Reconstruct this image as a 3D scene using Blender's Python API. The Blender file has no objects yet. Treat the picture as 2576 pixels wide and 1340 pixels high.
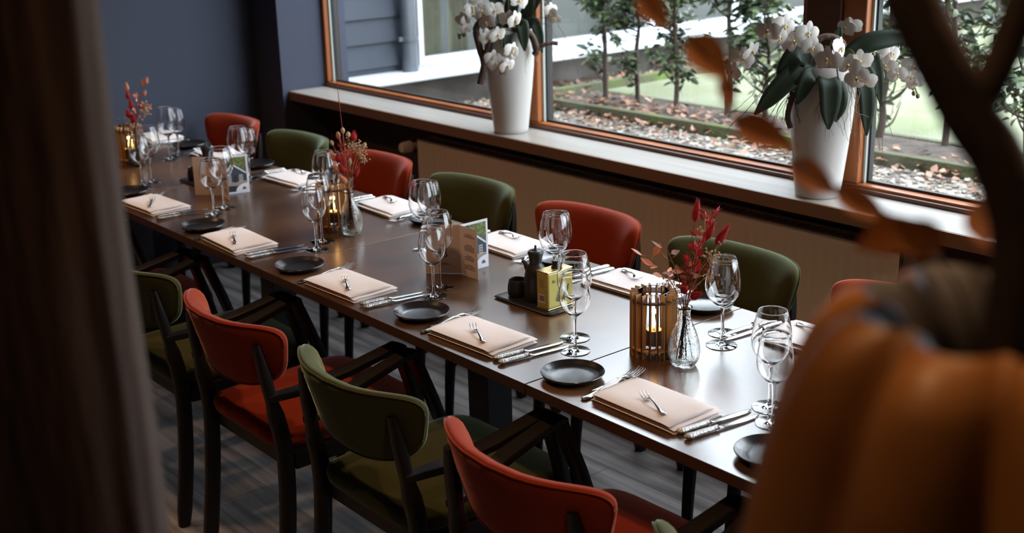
import bpy, math, random
from math import pi, sin, cos, radians
from mathutils import Vector, Matrix, Euler

random.seed(11)
SC = bpy.context.scene
COL = SC.collection

# ------------------------------------------------------------------ camera
cam = bpy.data.cameras.new('camera')
camo = bpy.data.objects.new('camera', cam)
COL.objects.link(camo)
cam.sensor_width = 36.0
cam.lens = 3124.2 / 2576 * 36.0
yaw, pitch, roll = -0.8798, 0.3020, -0.0256
fw = Vector((sin(yaw) * cos(pitch), cos(yaw) * cos(pitch), -sin(pitch)))
rt = Vector((cos(yaw), -sin(yaw), 0))
up = rt.cross(fw)
r2 = rt * cos(roll) + up * sin(roll)
u2 = -rt * sin(roll) + up * cos(roll)
M = Matrix((r2, u2, -fw)).transposed().to_4x4()
M.translation = Vector((1.9852, -1.6709, 1.8367))
camo.matrix_world = M
cam.clip_start = 0.05
cam.dof.use_dof = True
cam.dof.focus_distance = 3.05
cam.dof.aperture_fstop = 3.8
SC.camera = camo

# ------------------------------------------------------------------ world (overcast sky), view
w = bpy.data.worlds.new('overcast_sky')
SC.world = w
w.use_nodes = True
nt = w.node_tree
bg = nt.nodes['Background']
tc = nt.nodes.new('ShaderNodeTexCoord')
sep = nt.nodes.new('ShaderNodeSeparateXYZ')
ramp = nt.nodes.new('ShaderNodeValToRGB')
ramp.color_ramp.elements[0].position = 0.0
ramp.color_ramp.elements[0].color = (0.56, 0.62, 0.69, 1)
ramp.color_ramp.elements[1].position = 0.5
ramp.color_ramp.elements[1].color = (0.82, 0.90, 1.0, 1)
nt.links.new(tc.outputs['Generated'], sep.inputs[0])
nt.links.new(sep.outputs['Z'], ramp.inputs[0])
nt.links.new(ramp.outputs[0], bg.inputs[0])
bg.inputs[1].default_value = 10.0

def light(name, kind, loc, energy, color, size=0.1, rot=(0, 0, 0), **k):
    l = bpy.data.lights.new(name, kind)
    l.energy = energy
    l.color = color
    if kind == 'AREA':
        l.shape = 'RECTANGLE'
        l.size = size
        l.size_y = k.get('size_y', size)
    elif kind == 'SPOT':
        l.shadow_soft_size = size
        l.spot_size = radians(k.get('angle', 90))
        l.spot_blend = 0.6
    else:
        l.shadow_soft_size = size
    o = bpy.data.objects.new(name, l)
    o.location = loc
    o.rotation_euler = rot
    COL.objects.link(o)
    return o

# window portal: guides sampling of the sky through the glazing, gives no light of its own
po = light('window_portal', 'AREA', (-0.5, 1.70, 1.62), 1, (1, 1, 1), 5.9, (radians(-90), 0, 0), size_y=1.5)
po.data.cycles.is_portal = True

# warm ceiling lamps over the room (out of the frame)
CEIL_LAMPS = [(-2.9, -0.55), (-1.5, -0.55), (-0.1, -0.55), (1.6, -0.7)]
for lx, ly in CEIL_LAMPS:
    light('ceiling_lamp_light', 'SPOT', (lx, ly, 2.52), 32, (1.0, 0.60, 0.33), 0.05, (0, 0, 0), angle=125)

# unseen warm ceiling spot, added near the camera to light the amber vase
light('added_vase_spot', 'SPOT', (1.45, -1.45, 2.52), 9, (1.0, 0.60, 0.28), 0.06, (radians(18), 0, radians(-33)), angle=52)
SC.view_settings.view_transform = 'Standard'
SC.view_settings.look = 'None'
SC.view_settings.gamma = 1.0
SC.view_settings.use_curve_mapping = False
SC.view_settings.exposure = 0.12
cy = SC.cycles
cy.max_bounces = 14
cy.diffuse_bounces = 4
cy.glossy_bounces = 4
cy.transmission_bounces = 12
cy.transparent_max_bounces = 16
cy.caustics_reflective = False
cy.caustics_refractive = False
cy.sample_clamp_indirect = 6.0
cy.use_denoising = True
cy.blur_glossy = 0.5

# ------------------------------------------------------------------ materials
MATS = {}
def mat(name, color=(0.5, 0.5, 0.5), rough=0.5, metal=0.0, **k):
    if name in MATS:
        return MATS[name]
    m = bpy.data.materials.new(name)
    m.use_nodes = True
    b = m.node_tree.nodes['Principled BSDF']
    b.inputs['Base Color'].default_value = (*color, 1)
    b.inputs['Roughness'].default_value = rough
    b.inputs['Metallic'].default_value = metal
    for key, v in k.items():
        if key in ('noise', 'bump'):
            continue
        b.inputs[key.replace('_', ' ')].default_value = v
    N, L = m.node_tree.nodes, m.node_tree.links
    if 'noise' in k:   # (scale vector, color2, detail, lo, hi)
        sc, c2, det, lo, hi = k['noise']
        t = N.new('ShaderNodeTexCoord')
        mp = N.new('ShaderNodeMapping')
        mp.inputs['Scale'].default_value = sc if isinstance(sc, tuple) else (sc, sc, sc)
        n = N.new('ShaderNodeTexNoise')
        n.inputs['Scale'].default_value = 1.0
        n.inputs['Detail'].default_value = det
        r = N.new('ShaderNodeValToRGB')
        r.color_ramp.elements[0].position = lo
        r.color_ramp.elements[1].position = hi
        r.color_ramp.elements[0].color = (*color, 1)
        r.color_ramp.elements[1].color = (*c2, 1)
        L.new(t.outputs['Object'], mp.inputs[0])
        L.new(mp.outputs[0], n.inputs[0])
        L.new(n.outputs[0], r.inputs[0])
        L.new(r.outputs[0], b.inputs['Base Color'])
    if 'bump' in k:    # (scale, strength, distance)
        sc, st, di = k['bump']
        t = N.new('ShaderNodeTexCoord')
        mp = N.new('ShaderNodeMapping')
        mp.inputs['Scale'].default_value = sc if isinstance(sc, tuple) else (sc, sc, sc)
        n = N.new('ShaderNodeTexNoise')
        n.inputs['Scale'].default_value = 1.0
        n.inputs['Detail'].default_value = 4
        bp = N.new('ShaderNodeBump')
        bp.inputs['Strength'].default_value = st
        bp.inputs['Distance'].default_value = di
        L.new(t.outputs['Object'], mp.inputs[0])
        L.new(mp.outputs[0], n.inputs[0])
        L.new(n.outputs[0], bp.inputs['Height'])
        L.new(bp.outputs[0], b.inputs['Normal'])
    MATS[name] = m
    return m

mat('table_top', (0.050, 0.026, 0.014), 0.25, noise=((3.5, 3.5, 3.5), (0.150, 0.072, 0.032), 6, 0.35, 0.72), IOR=2.0, bump=(60, 0.04, 0.002))
mat('table_edge', (0.05, 0.025, 0.014), 0.45)
mat('black_metal', (0.008, 0.008, 0.010), 0.4)
mat('black_wood', (0.009, 0.006, 0.005), 0.42, Specular_IOR_Level=0.32, bump=(40, 0.05, 0.001))
mat('red_velvet', (0.25, 0.026, 0.005), 0.9, Specular_IOR_Level=0.2, Sheen_Weight=0.75, Sheen_Roughness=0.3, Sheen_Tint=(1.0, 0.45, 0.38, 1), bump=(220, 0.15, 0.001))
mat('green_velvet', (0.055, 0.055, 0.016), 0.9, Specular_IOR_Level=0.2, Sheen_Weight=0.75, Sheen_Roughness=0.3, Sheen_Tint=(0.7, 0.85, 0.6, 1), bump=(220, 0.15, 0.001))
mat('silver', (0.58, 0.56, 0.54), 0.16, 1.0)
mat('silver_ornate', (0.50, 0.47, 0.44), 0.24, 1.0, bump=(260, 0.9, 0.002))
mat('plate_black', (0.014, 0.012, 0.012), 0.24, 0.0, IOR=1.55, bump=(120, 0.08, 0.001))
mat('napkin', (0.80, 0.74, 0.72), 0.9, bump=(500, 0.12, 0.0005))
mat('ceramic_white', (0.56, 0.53, 0.50), 0.32, bump=(12, 0.05, 0.003))
mat('black_stone', (0.012, 0.011, 0.011), 0.42, bump=(200, 0.12, 0.001))
mat('slate', (0.015, 0.015, 0.016), 0.35)
mat('plywood', (0.62, 0.36, 0.15), 0.55, noise=((30, 30, 4), (0.72, 0.46, 0.22), 3, 0.3, 0.7))
mat('burnt_edge', (0.06, 0.022, 0.010), 0.6)
mat('wax', (0.85, 0.80, 0.72), 0.5, Subsurface_Weight=0.6, Subsurface_Radius=(0.03, 0.02, 0.012))
mat('wall_blue', (0.050, 0.058, 0.088), 0.85, bump=(300, 0.2, 0.001))
mat('wall_brown', (0.050, 0.028, 0.018), 0.8, bump=((4, 4, 60), 0.1, 0.002))
mat('wall_dark', (0.06, 0.045, 0.036), 0.85)
mat('ceiling_white', (0.20, 0.17, 0.145), 0.9)
mat('sill', (0.36, 0.33, 0.30), 0.34, noise=((1.5, 30, 30), (0.28, 0.25, 0.22), 4, 0.3, 0.7))
mat('sill_edge', (0.22, 0.11, 0.05), 0.5)
mat('frame_wood', (0.38, 0.115, 0.028), 0.30, noise=((6, 6, 1.4), (0.23, 0.065, 0.018), 5, 0.35, 0.7))
mat('frame_dark', (0.10, 0.035, 0.015), 0.35)
mat('gasket', (0.01, 0.01, 0.01), 0.5)
mat('spacer', (0.55, 0.62, 0.58), 0.4)
mat('radiator', (0.66, 0.56, 0.45), 0.5)
mat('weatherboard', (0.030, 0.037, 0.052), 0.6, noise=(3, (0.042, 0.050, 0.068), 4, 0.3, 0.7))
mat('zinc', (0.11, 0.12, 0.135), 0.45, 0.3, noise=(9, (0.15, 0.165, 0.185), 4, 0.3, 0.7))
mat('white_paint', (0.62, 0.66, 0.70), 0.4)
mat('concrete', (0.13, 0.115, 0.10), 0.9, noise=(5, (0.07, 0.062, 0.055), 5, 0.3, 0.7))
mat('soil', (0.05, 0.038, 0.030), 0.95, noise=(14, (0.12, 0.09, 0.072), 6, 0.3, 0.7), bump=(40, 0.8, 0.02))
mat('lawn', (0.130, 0.150, 0.068), 0.95, noise=(1.6, (0.210, 0.215, 0.145), 6, 0.35, 0.65), bump=(60, 0.5, 0.01))
mat('moss_board', (0.085, 0.085, 0.045), 0.9, noise=(5, (0.11, 0.17, 0.025), 4, 0.52, 0.75), bump=(50, 0.5, 0.01))
mat('bark', (0.075, 0.052, 0.040), 0.9, bump=((30, 30, 8), 0.6, 0.004))
mat('fallen_leaf', (0.19, 0.085, 0.04), 0.7, noise=(8, (0.30, 0.16, 0.09), 2, 0.35, 0.65))
mat('curtain_beige', (0.26, 0.25, 0.18), 0.9)
mat('room_grey', (0.17, 0.175, 0.175), 0.5)
mat('orchid_petal', (0.70, 0.65, 0.60), 0.55, Subsurface_Weight=0.15, Subsurface_Radius=(0.02, 0.015, 0.01))
mat('orchid_lip', (0.66, 0.50, 0.16), 0.5)
mat('orchid_leaf', (0.010, 0.024, 0.008), 0.55)
mat('orchid_stem', (0.10, 0.10, 0.035), 0.5)
mat('vine_wood', (0.075, 0.038, 0.024), 0.7, bump=((60, 60, 10), 0.5, 0.003))
mat('moss_grey', (0.20, 0.21, 0.16), 0.8)
mat('bunny_red', (0.38, 0.008, 0.012), 0.8, bump=(400, 0.8, 0.003))
mat('oat_pink', (0.60, 0.05, 0.07), 0.6)
mat('dry_peach', (0.62, 0.24, 0.13), 0.7)
mat('dry_beige', (0.48, 0.33, 0.20), 0.8)
mat('dry_brown', (0.23, 0.085, 0.04), 0.7)
mat('stem_red', (0.26, 0.05, 0.025), 0.7)
mat('paper', (0.66, 0.55, 0.50), 0.75)
mat('ink', (0.05, 0.03, 0.03), 0.8)
mat('photo_dark', (0.02, 0.03, 0.04), 0.5)
mat('photo_green', (0.06, 0.09, 0.02), 0.5, noise=(160, (0.25, 0.30, 0.10), 4, 0.4, 0.65))
mat('photo_house', (0.045, 0.055, 0.075), 0.5)
mat('photo_roof', (0.10, 0.10, 0.11), 0.5)
mat('photo_white', (0.75, 0.78, 0.84), 0.5)
mat('photo_ground', (0.35, 0.29, 0.25), 0.5)
mat('tin_yellow', (0.50, 0.42, 0.085), 0.3)
mat('tin_side', (0.34, 0.27, 0.075), 0.3)
mat('tin_gold', (0.70, 0.55, 0.25), 0.3, 0.8)
mat('black_plastic', (0.01, 0.01, 0.01), 0.3)
mat('olive_ink', (0.03, 0.07, 0.06), 0.5)
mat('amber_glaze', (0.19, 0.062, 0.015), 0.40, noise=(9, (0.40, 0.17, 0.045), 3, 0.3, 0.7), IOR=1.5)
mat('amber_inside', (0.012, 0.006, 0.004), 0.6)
mat('branch_dark', (0.030, 0.014, 0.008), 0.8, bump=((20, 20, 60), 0.5, 0.003))
mat('autumn_leaf', (0.40, 0.15, 0.035), 0.6, noise=(20, (0.24, 0.075, 0.018), 3, 0.3, 0.7))
mat('cabinet_brown', (0.05, 0.025, 0.015), 0.5)
mat('lamp_metal', (0.02, 0.02, 0.02), 0.4)

def floor_mat():
    m = mat('floor_planks', (0.1, 0.1, 0.1), 0.36)
    N, L = m.node_tree.nodes, m.node_tree.links
    b = N['Principled BSDF']
    t = N.new('ShaderNodeTexCoord')
    br = N.new('ShaderNodeTexBrick')
    br.inputs['Scale'].default_value = 1.0
    br.inputs['Brick Width'].default_value = 1.3
    br.inputs['Row Height'].default_value = 0.18
    br.inputs['Mortar Size'].default_value = 0.0015
    br.inputs['Color1'].default_value = (0.80, 0.80, 0.80, 1)
    br.inputs['Color2'].default_value = (1.15, 1.12, 1.1, 1)
    br.inputs['Mortar'].default_value = (0.3, 0.3, 0.3, 1)
    mp = N.new('ShaderNodeMapping')
    mp.inputs['Scale'].default_value = (1.6, 26, 1)
    n = N.new('ShaderNodeTexNoise')
    n.inputs['Scale'].default_value = 1.0
    n.inputs['Detail'].default_value = 7
    n.inputs['Distortion'].default_value = 0.6
    r = N.new('ShaderNodeValToRGB')
    r.color_ramp.elements[0].position = 0.34
    r.color_ramp.elements[1].position = 0.68
    r.color_ramp.elements[0].color = (0.150, 0.138, 0.135, 1)
    r.color_ramp.elements[1].color = (0.42, 0.395, 0.39, 1)
    mx = N.new('ShaderNodeMix')
    mx.data_type = 'RGBA'
    mx.blend_type = 'MULTIPLY'
    mx.inputs[0].default_value = 1.0
    L.new(t.outputs['Object'], br.inputs['Vector'])
    L.new(t.outputs['Object'], mp.inputs[0])
    L.new(mp.outputs[0], n.inputs[0])
    L.new(n.outputs[0], r.inputs[0])
    L.new(r.outputs[0], mx.inputs[6])
    L.new(br.outputs[0], mx.inputs[7])
    L.new(mx.outputs[2], b.inputs['Base Color'])
    bp = N.new('ShaderNodeBump')
    bp.inputs['Strength'].default_value = 0.15
    bp.inputs['Distance'].default_value = 0.002
    L.new(n.outputs[0], bp.inputs['Height'])
    L.new(bp.outputs[0], b.inputs['Normal'])
floor_mat()

def gravel_mat():
    m = mat('gravel', (0.1, 0.1, 0.1), 0.85)
    N, L = m.node_tree.nodes, m.node_tree.links
    b = N['Principled BSDF']
    t = N.new('ShaderNodeTexCoord')
    v = N.new('ShaderNodeTexVoronoi')
    v.inputs['Scale'].default_value = 38
    r = N.new('ShaderNodeValToRGB')
    r.color_ramp.elements[0].position = 0.1
    r.color_ramp.elements[1].position = 0.9
    r.color_ramp.elements[0].color = (0.06, 0.052, 0.045, 1)
    r.color_ramp.elements[1].color = (0.36, 0.31, 0.26, 1)
    s = N.new('ShaderNodeSeparateColor')
    bp = N.new('ShaderNodeBump')
    bp.inputs['Strength'].default_value = 1.0
    bp.inputs['Distance'].default_value = 0.012
    bp.invert = True
    L.new(t.outputs['Object'], v.inputs['Vector'])
    L.new(v.outputs['Color'], s.inputs[0])
    L.new(s.outputs[0], r.inputs[0])
    L.new(r.outputs[0], b.inputs['Base Color'])
    L.new(v.outputs['Distance'], bp.inputs['Height'])
    L.new(bp.outputs[0], b.inputs['Normal'])
gravel_mat()

def leaf_mat(name, c1, c2):
    m = mat(name, c1, 0.45)
    N, L = m.node_tree.nodes, m.node_tree.links
    b = N['Principled BSDF']
    g = N.new('ShaderNodeNewGeometry')
    r = N.new('ShaderNodeValToRGB')
    r.color_ramp.elements[0].color = (*c1, 1)
    r.color_ramp.elements[1].color = (*c2, 1)
    L.new(g.outputs['Random Per Island'], r.inputs[0])
    L.new(r.outputs[0], b.inputs['Base Color'])
    return m
leaf_mat('shrub_leaf', (0.028, 0.050, 0.030), (0.110, 0.155, 0.055))
leaf_mat('pebble', (0.06, 0.047, 0.036), (0.48, 0.41, 0.34))
leaf_mat('litter_leaf', (0.12, 0.045, 0.022), (0.40, 0.22, 0.14))

def pane_mat():        # clear float glass: sees straight through, mirrors by its Fresnel term
    m = bpy.data.materials.new('window_glass')
    m.use_nodes = True
    N, L = m.node_tree.nodes, m.node_tree.links
    N.clear()
    o = N.new('ShaderNodeOutputMaterial')
    mx = N.new('ShaderNodeMixShader')
    tr = N.new('ShaderNodeBsdfTransparent')
    tr.inputs[0].default_value = (0.95, 0.97, 0.96, 1)
    gl = N.new('ShaderNodeBsdfGlossy')
    gl.inputs['Roughness'].default_value = 0.0
    fr = N.new('ShaderNodeFresnel')
    fr.inputs[0].default_value = 1.45
    L.new(fr.outputs[0], mx.inputs[0])
    L.new(tr.outputs[0], mx.inputs[1])
    L.new(gl.outputs[0], mx.inputs[2])
    L.new(mx.outputs[0], o.inputs[0])
    MATS['window_glass'] = m
pane_mat()

def glass_mat(name, col, rough, bump=None):
    m = bpy.data.materials.new(name)
    m.use_nodes = True
    N, L = m.node_tree.nodes, m.node_tree.links
    b = N['Principled BSDF']
    b.inputs['Base Color'].default_value = (*col, 1)
    b.inputs['Transmission Weight'].default_value = 1.0
    b.inputs['Roughness'].default_value = rough
    b.inputs['IOR'].default_value = 1.5
    if bump:
        t = N.new('ShaderNodeTexCoord')
        v = N.new('ShaderNodeTexVoronoi')
        v.feature = 'DISTANCE_TO_EDGE'
        v.inputs['Scale'].default_value = bump[0]
        bp = N.new('ShaderNodeBump')
        bp.inputs['Strength'].default_value = bump[1]
        bp.inputs['Distance'].default_value = bump[2]
        L.new(t.outputs['Object'], v.inputs['Vector'])
        L.new(v.outputs['Distance'], bp.inputs['Height'])
        L.new(bp.outputs[0], b.inputs['Normal'])
    MATS[name] = m
glass_mat('crystal', (1, 1, 1), 0.0)
glass_mat('embossed_glass', (0.97, 0.99, 0.98), 0.0, (120, 0.22, 0.003))

def flame_mat():
    m = bpy.data.materials.new('flame')
    m.use_nodes = True
    N, L = m.node_tree.nodes, m.node_tree.links
    N.clear()
    o = N.new('ShaderNodeOutputMaterial')
    e = N.new('ShaderNodeEmission')
    e.inputs[0].default_value = (1.0, 0.50, 0.12, 1)
    e.inputs[1].default_value = 14
    L.new(e.outputs[0], o.inputs[0])
    MATS['flame'] = m
flame_mat()

# ------------------------------------------------------------------ mesh helpers
class MB:
    def __init__(s):
        s.v = []
        s.f = []
        s.m = []
        s.mi = 0
    def add(s, vs, fs, mi=None):
        o = len(s.v)
        s.v += [tuple(v) for v in vs]
        s.f += [tuple(i + o for i in f) for f in fs]
        s.m += [s.mi if mi is None else mi] * len(fs)
        return s
    def box(s, c, d, rot=None, mi=None, taper=None):
        x, y, z = d[0] / 2, d[1] / 2, d[2] / 2
        tx = taper or 1.0
        vs = [(-x, -y, -z), (x, -y, -z), (x, y, -z), (-x, y, -z), (-x * tx, -y * tx, z), (x * tx, -y * tx, z), (x * tx, y * tx, z), (-x * tx, y * tx, z)]
        R = Euler(rot).to_matrix() if rot else None
        vs = [Vector(c) + (R @ Vector(v) if R else Vector(v)) for v in vs]
        return s.add(vs, [(0, 3, 2, 1), (4, 5, 6, 7), (0, 1, 5, 4), (1, 2, 6, 5), (2, 3, 7, 6), (3, 0, 4, 7)], mi)
    def bx(s, x0, x1, y0, y1, z0, z1, mi=None):
        return s.box(((x0 + x1) / 2, (y0 + y1) / 2, (z0 + z1) / 2), (x1 - x0, y1 - y0, z1 - z0), None, mi)
    def rings(s, rs, closed=True, caps=(True, True), mi=None, wrap=False):
        n = len(rs[0])
        vs = [p for r in rs for p in r]
        fs = []
        R = len(rs)
        for i in range(R if wrap else R - 1):
            a, b = i * n, ((i + 1) % R) * n
            for j in range(n if closed else n - 1):
                k = (j + 1) % n
                fs.append((a + j, a + k, b + k, b + j))
        if not wrap:
            if caps[0]:
                fs.append(tuple(reversed(range(n))))
            if caps[1]:
                fs.append(tuple(range((R - 1) * n, R * n)))
        return s.add(vs, fs, mi)
    def lathe(s, prof, c=(0, 0, 0), n=32, caps=(False, False), mi=None):
        rs = [[(c[0] + r * cos(2 * pi * k / n), c[1] + r * sin(2 * pi * k / n), c[2] + z) for k in range(n)] for r, z in prof]
        return s.rings(rs, True, caps, mi)
    def tube(s, pts, rad, n=8, sect=None, upv=(0, 0, 1), mi=None, caps=(True, True)):
        """rad: number or list; sect: function(angle)->(a,b) scale of the two section axes"""
        pts = [Vector(p) for p in pts]
        m = len(pts)
        rads = rad if isinstance(rad, (list, tuple)) else [rad] * m
        rs = []
        ref = Vector(upv)
        last = None
        for i, p in enumerate(pts):
            t = (pts[min(i + 1, m - 1)] - pts[max(i - 1, 0)]).normalized()
            a = t.cross(ref)
            if a.length < 1e-4:
                a = t.cross(Vector((1, 0, 0))) if last is None else last
            a.normalize()
            if last is not None and a.dot(last) < 0:
                a = -a
            b = a.cross(t).normalized()
            last = a
            r = rads[i]
            ra, rb = r if isinstance(r, (list, tuple)) else (r, r)
            ring = []
            for k in range(n):
                th = 2 * pi * (k + 0.5) / n
                ca, sa = cos(th), sin(th)
                if sect:
                    e = sect
                    ca = math.copysign(abs(ca) ** e, ca)
                    sa = math.copysign(abs(sa) ** e, sa)
                ring.append(p + a * (ra * ca) + b * (rb * sa))
            rs.append(ring)
        return s.rings(rs, True, caps, mi)
    def superell(s, c, r, e1=0.5, e2=0.5, nu=24, nv=12, fn=None, mi=None):
        def pw(a, e):
            return math.copysign(abs(a) ** e, a)
        rs = []
        for i in range(nv + 1):
            ph = -pi / 2 + pi * i / nv
            ring = []
            for j in range(nu):
                th = 2 * pi * j / nu
                x = r[0] * pw(cos(ph), e1) * pw(cos(th), e2)
                y = r[1] * pw(cos(ph), e1) * pw(sin(th), e2)
                z = r[2] * pw(sin(ph), e1)
                if fn:
                    x, y, z = fn(x, y, z)
                ring.append((c[0] + x, c[1] + y, c[2] + z))
            rs.append(ring)
        return s.rings(rs, True, (True, True), mi)
    def leaf(s, p, d, upv, ln, wd, fold=0.15, curl=0.0, seg=3, mi=None, tip=0.0):
        """pointed leaf blade from p along d"""
        d = Vector(d).normalized()
        a = d.cross(Vector(upv))
        if a.length < 1e-3:
            a = d.cross(Vector((1, 0.3, 0)))
        a.normalize()
        nrm = a.cross(d).normalized()
        vs, fs = [], []
        p = Vector(p)
        for i in range(seg + 1):
            t = i / seg
            wv = wd * 0.5 * (sin(pi * (0.06 + 0.94 * t) ** 0.8) + tip * t) if 0 < i < seg else wd * (0.06 if i == 0 else 0.02)
            q = p + d * (ln * t) + nrm * (curl * ln * t * t)
            vs += [q - a * wv + nrm * fold * wv, q, q + a * wv + nrm * fold * wv]
        for i in range(seg):
            o = 3 * i
            fs += [(o, o + 1, o + 4, o + 3), (o + 1, o + 2, o + 5, o + 4)]
        return s.add(vs, fs, mi)
    def ico(s, c, r, sq=(1, 1, 1), mi=None, rz=0.0):
        t = (1 + 5 ** 0.5) / 2
        base = [(-1, t, 0), (1, t, 0), (-1, -t, 0), (1, -t, 0), (0, -1, t), (0, 1, t), (0, -1, -t), (0, 1, -t), (t, 0, -1), (t, 0, 1), (-t, 0, -1), (-t, 0, 1)]
        k = r / (1 + t * t) ** 0.5
        ca, sa = cos(rz), sin(rz)
        vs = []
        for x, y, z in base:
            x, y, z = x * k * sq[0], y * k * sq[1], z * k * sq[2]
            vs.append((c[0] + x * ca - y * sa, c[1] + x * sa + y * ca, c[2] + z))
        fs = [(0, 11, 5), (0, 5, 1), (0, 1, 7), (0, 7, 10), (0, 10, 11), (1, 5, 9), (5, 11, 4), (11, 10, 2), (10, 7, 6), (7, 1, 8), (3, 9, 4), (3, 4, 2), (3, 2, 6), (3, 6, 8), (3, 8, 9), (4, 9, 5), (2, 4, 11), (6, 2, 10), (8, 6, 7), (9, 8, 1)]
        return s.add(vs, fs, mi)
    def build(s, name, mats, parent=None, loc=None, smooth=40, bevel=0.0, sub=0):
        me = bpy.data.meshes.new(name)
        me.from_pydata(s.v, [], s.f)
        if not isinstance(mats, (list, tuple)):
            mats = [mats]
        for m in mats:
            me.materials.append(MATS[m])
        if len(mats) > 1:
            me.polygons.foreach_set('material_index', s.m)
        me.polygons.foreach_set('use_smooth', [bool(smooth)] * len(me.polygons))
        me.update()
        if smooth and smooth < 180:
            me.set_sharp_from_angle(angle=radians(smooth))
        o = bpy.data.objects.new(name, me)
        COL.objects.link(o)
        if parent is not None:
            o.parent = parent
        if loc is not None:
            o.location = loc
        if sub:
            md = o.modifiers.new('subdivision', 'SUBSURF')
            md.levels = md.render_levels = sub
        if bevel:
            md = o.modifiers.new('bevel', 'BEVEL')
            md.width = bevel
            md.segments = 2
            md.limit_method = 'ANGLE'
            md.angle_limit = radians(50)
        return o

def thing(name, label, cat, loc=(0, 0, 0), rotz=0.0, group=None):
    o = bpy.data.objects.new(name, None)
    o.empty_display_size = 0.05
    COL.objects.link(o)
    o.location = loc
    o.rotation_euler = (0, 0, rotz)
    return tag(o, label, cat, group)
def tag(o, label, cat, group=None):
    o['label'] = label
    o['category'] = cat
    if group:
        o['group'] = group
    return o
def struct(o):
    o['kind'] = 'structure'
    return o
def stuff(o):
    o['kind'] = 'stuff'
    return o
def dup(root, loc, rotz=None, label=None, group=None, swap=None):
    def cp(o, par):
        c = o.copy()
        COL.objects.link(c)
        if par is not None:
            c.parent = par
        if swap and c.type == 'MESH' and c.data.materials and c.data.materials[0].name in swap:
            key = (o.data.name, swap[c.data.materials[0].name])
            if key not in SWAPPED:
                d = o.data.copy()
                d.materials[0] = MATS[swap[c.data.materials[0].name]]
                SWAPPED[key] = d
            c.data = SWAPPED[key]
        for ch in list(o.children):
            cp(ch, c)
        return c
    r = cp(root, None)
    r.location = loc
    if rotz is not None:
        r.rotation_euler = (0, 0, rotz)
    if label:
        r['label'] = label
    if group:
        r['group'] = group
    return r
SWAPPED = {}
def V(*a):
    return Vector(a)
def bez(p0, p1, p2, p3, n=10):
    out = []
    for i in range(n + 1):
        t = i / n
        a = (1 - t)
        out.append(Vector(p0) * a ** 3 + Vector(p1) * 3 * a * a * t + Vector(p2) * 3 * a * t * t + Vector(p3) * t ** 3)
    return out
def spline(pts, n=6):
    """Catmull-Rom through the points"""
    P = [Vector(p) for p in pts]
    P = [P[0] * 2 - P[1]] + P + [P[-1] * 2 - P[-2]]
    out = []
    for i in range(1, len(P) - 2):
        for k in range(n):
            t = k / n
            a, b, c, d = P[i - 1], P[i], P[i + 1], P[i + 2]
            out.append(0.5 * ((2 * b) + (c - a) * t + (2 * a - 5 * b + 4 * c - d) * t * t + (3 * b - a - 3 * c + d) * t ** 3))
    out.append(P[-2])
    return out

# ------------------------------------------------------------------ room shell
XW = -3.66         # blue end wall
XN = -3.42         # face of the blue pier beside the window
XR, YB, HC = 4.2, -4.2, 2.62
struct(MB().bx(XW - 0.1, XR, YB, 1.62, -0.1, 0).build('floor', 'floor_planks', smooth=0))
struct(MB().bx(XW - 0.1, XR, YB, 1.75, HC, HC + 0.1).build('ceiling', 'ceiling_white', smooth=0))
struct(MB().bx(XW - 0.15, XW, YB, 1.365, 0, HC).build('wall_left', 'wall_blue', smooth=0))
struct(MB().bx(XW - 0.15, XN, 1.365, 1.75, 0, HC).build('wall_pier', 'wall_blue', smooth=0))
struct(MB().bx(XR, XR + 0.1, YB, 1.75, 0, HC).build('wall_right', 'wall_dark', smooth=0))
struct(MB().bx(XW - 0.1, XR, YB - 0.1, YB, 0, HC).build('wall_back', 'wall_dark', smooth=0))
mb = MB()
mb.bx(XN, XR, 1.62, 1.75, 0, 0.866)
mb.bx(XN, XR, 1.62, 1.75, 2.36, HC)
mb.bx(2.45, XR, 1.62, 1.75, 0.866, 2.36)
struct(mb.build('wall_window', 'wall_brown', smooth=0))
s = struct(MB().bx(XN, 2.6, 1.402, 1.62, 0.822, 0.866).build('trim_1', 'sill', smooth=0, bevel=0.003))
struct(MB().bx(XN, 2.6, 1.396, 1.403, 0.822, 0.8645).build('trim_2', 'sill_edge', smooth=0, bevel=0.001))

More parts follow.
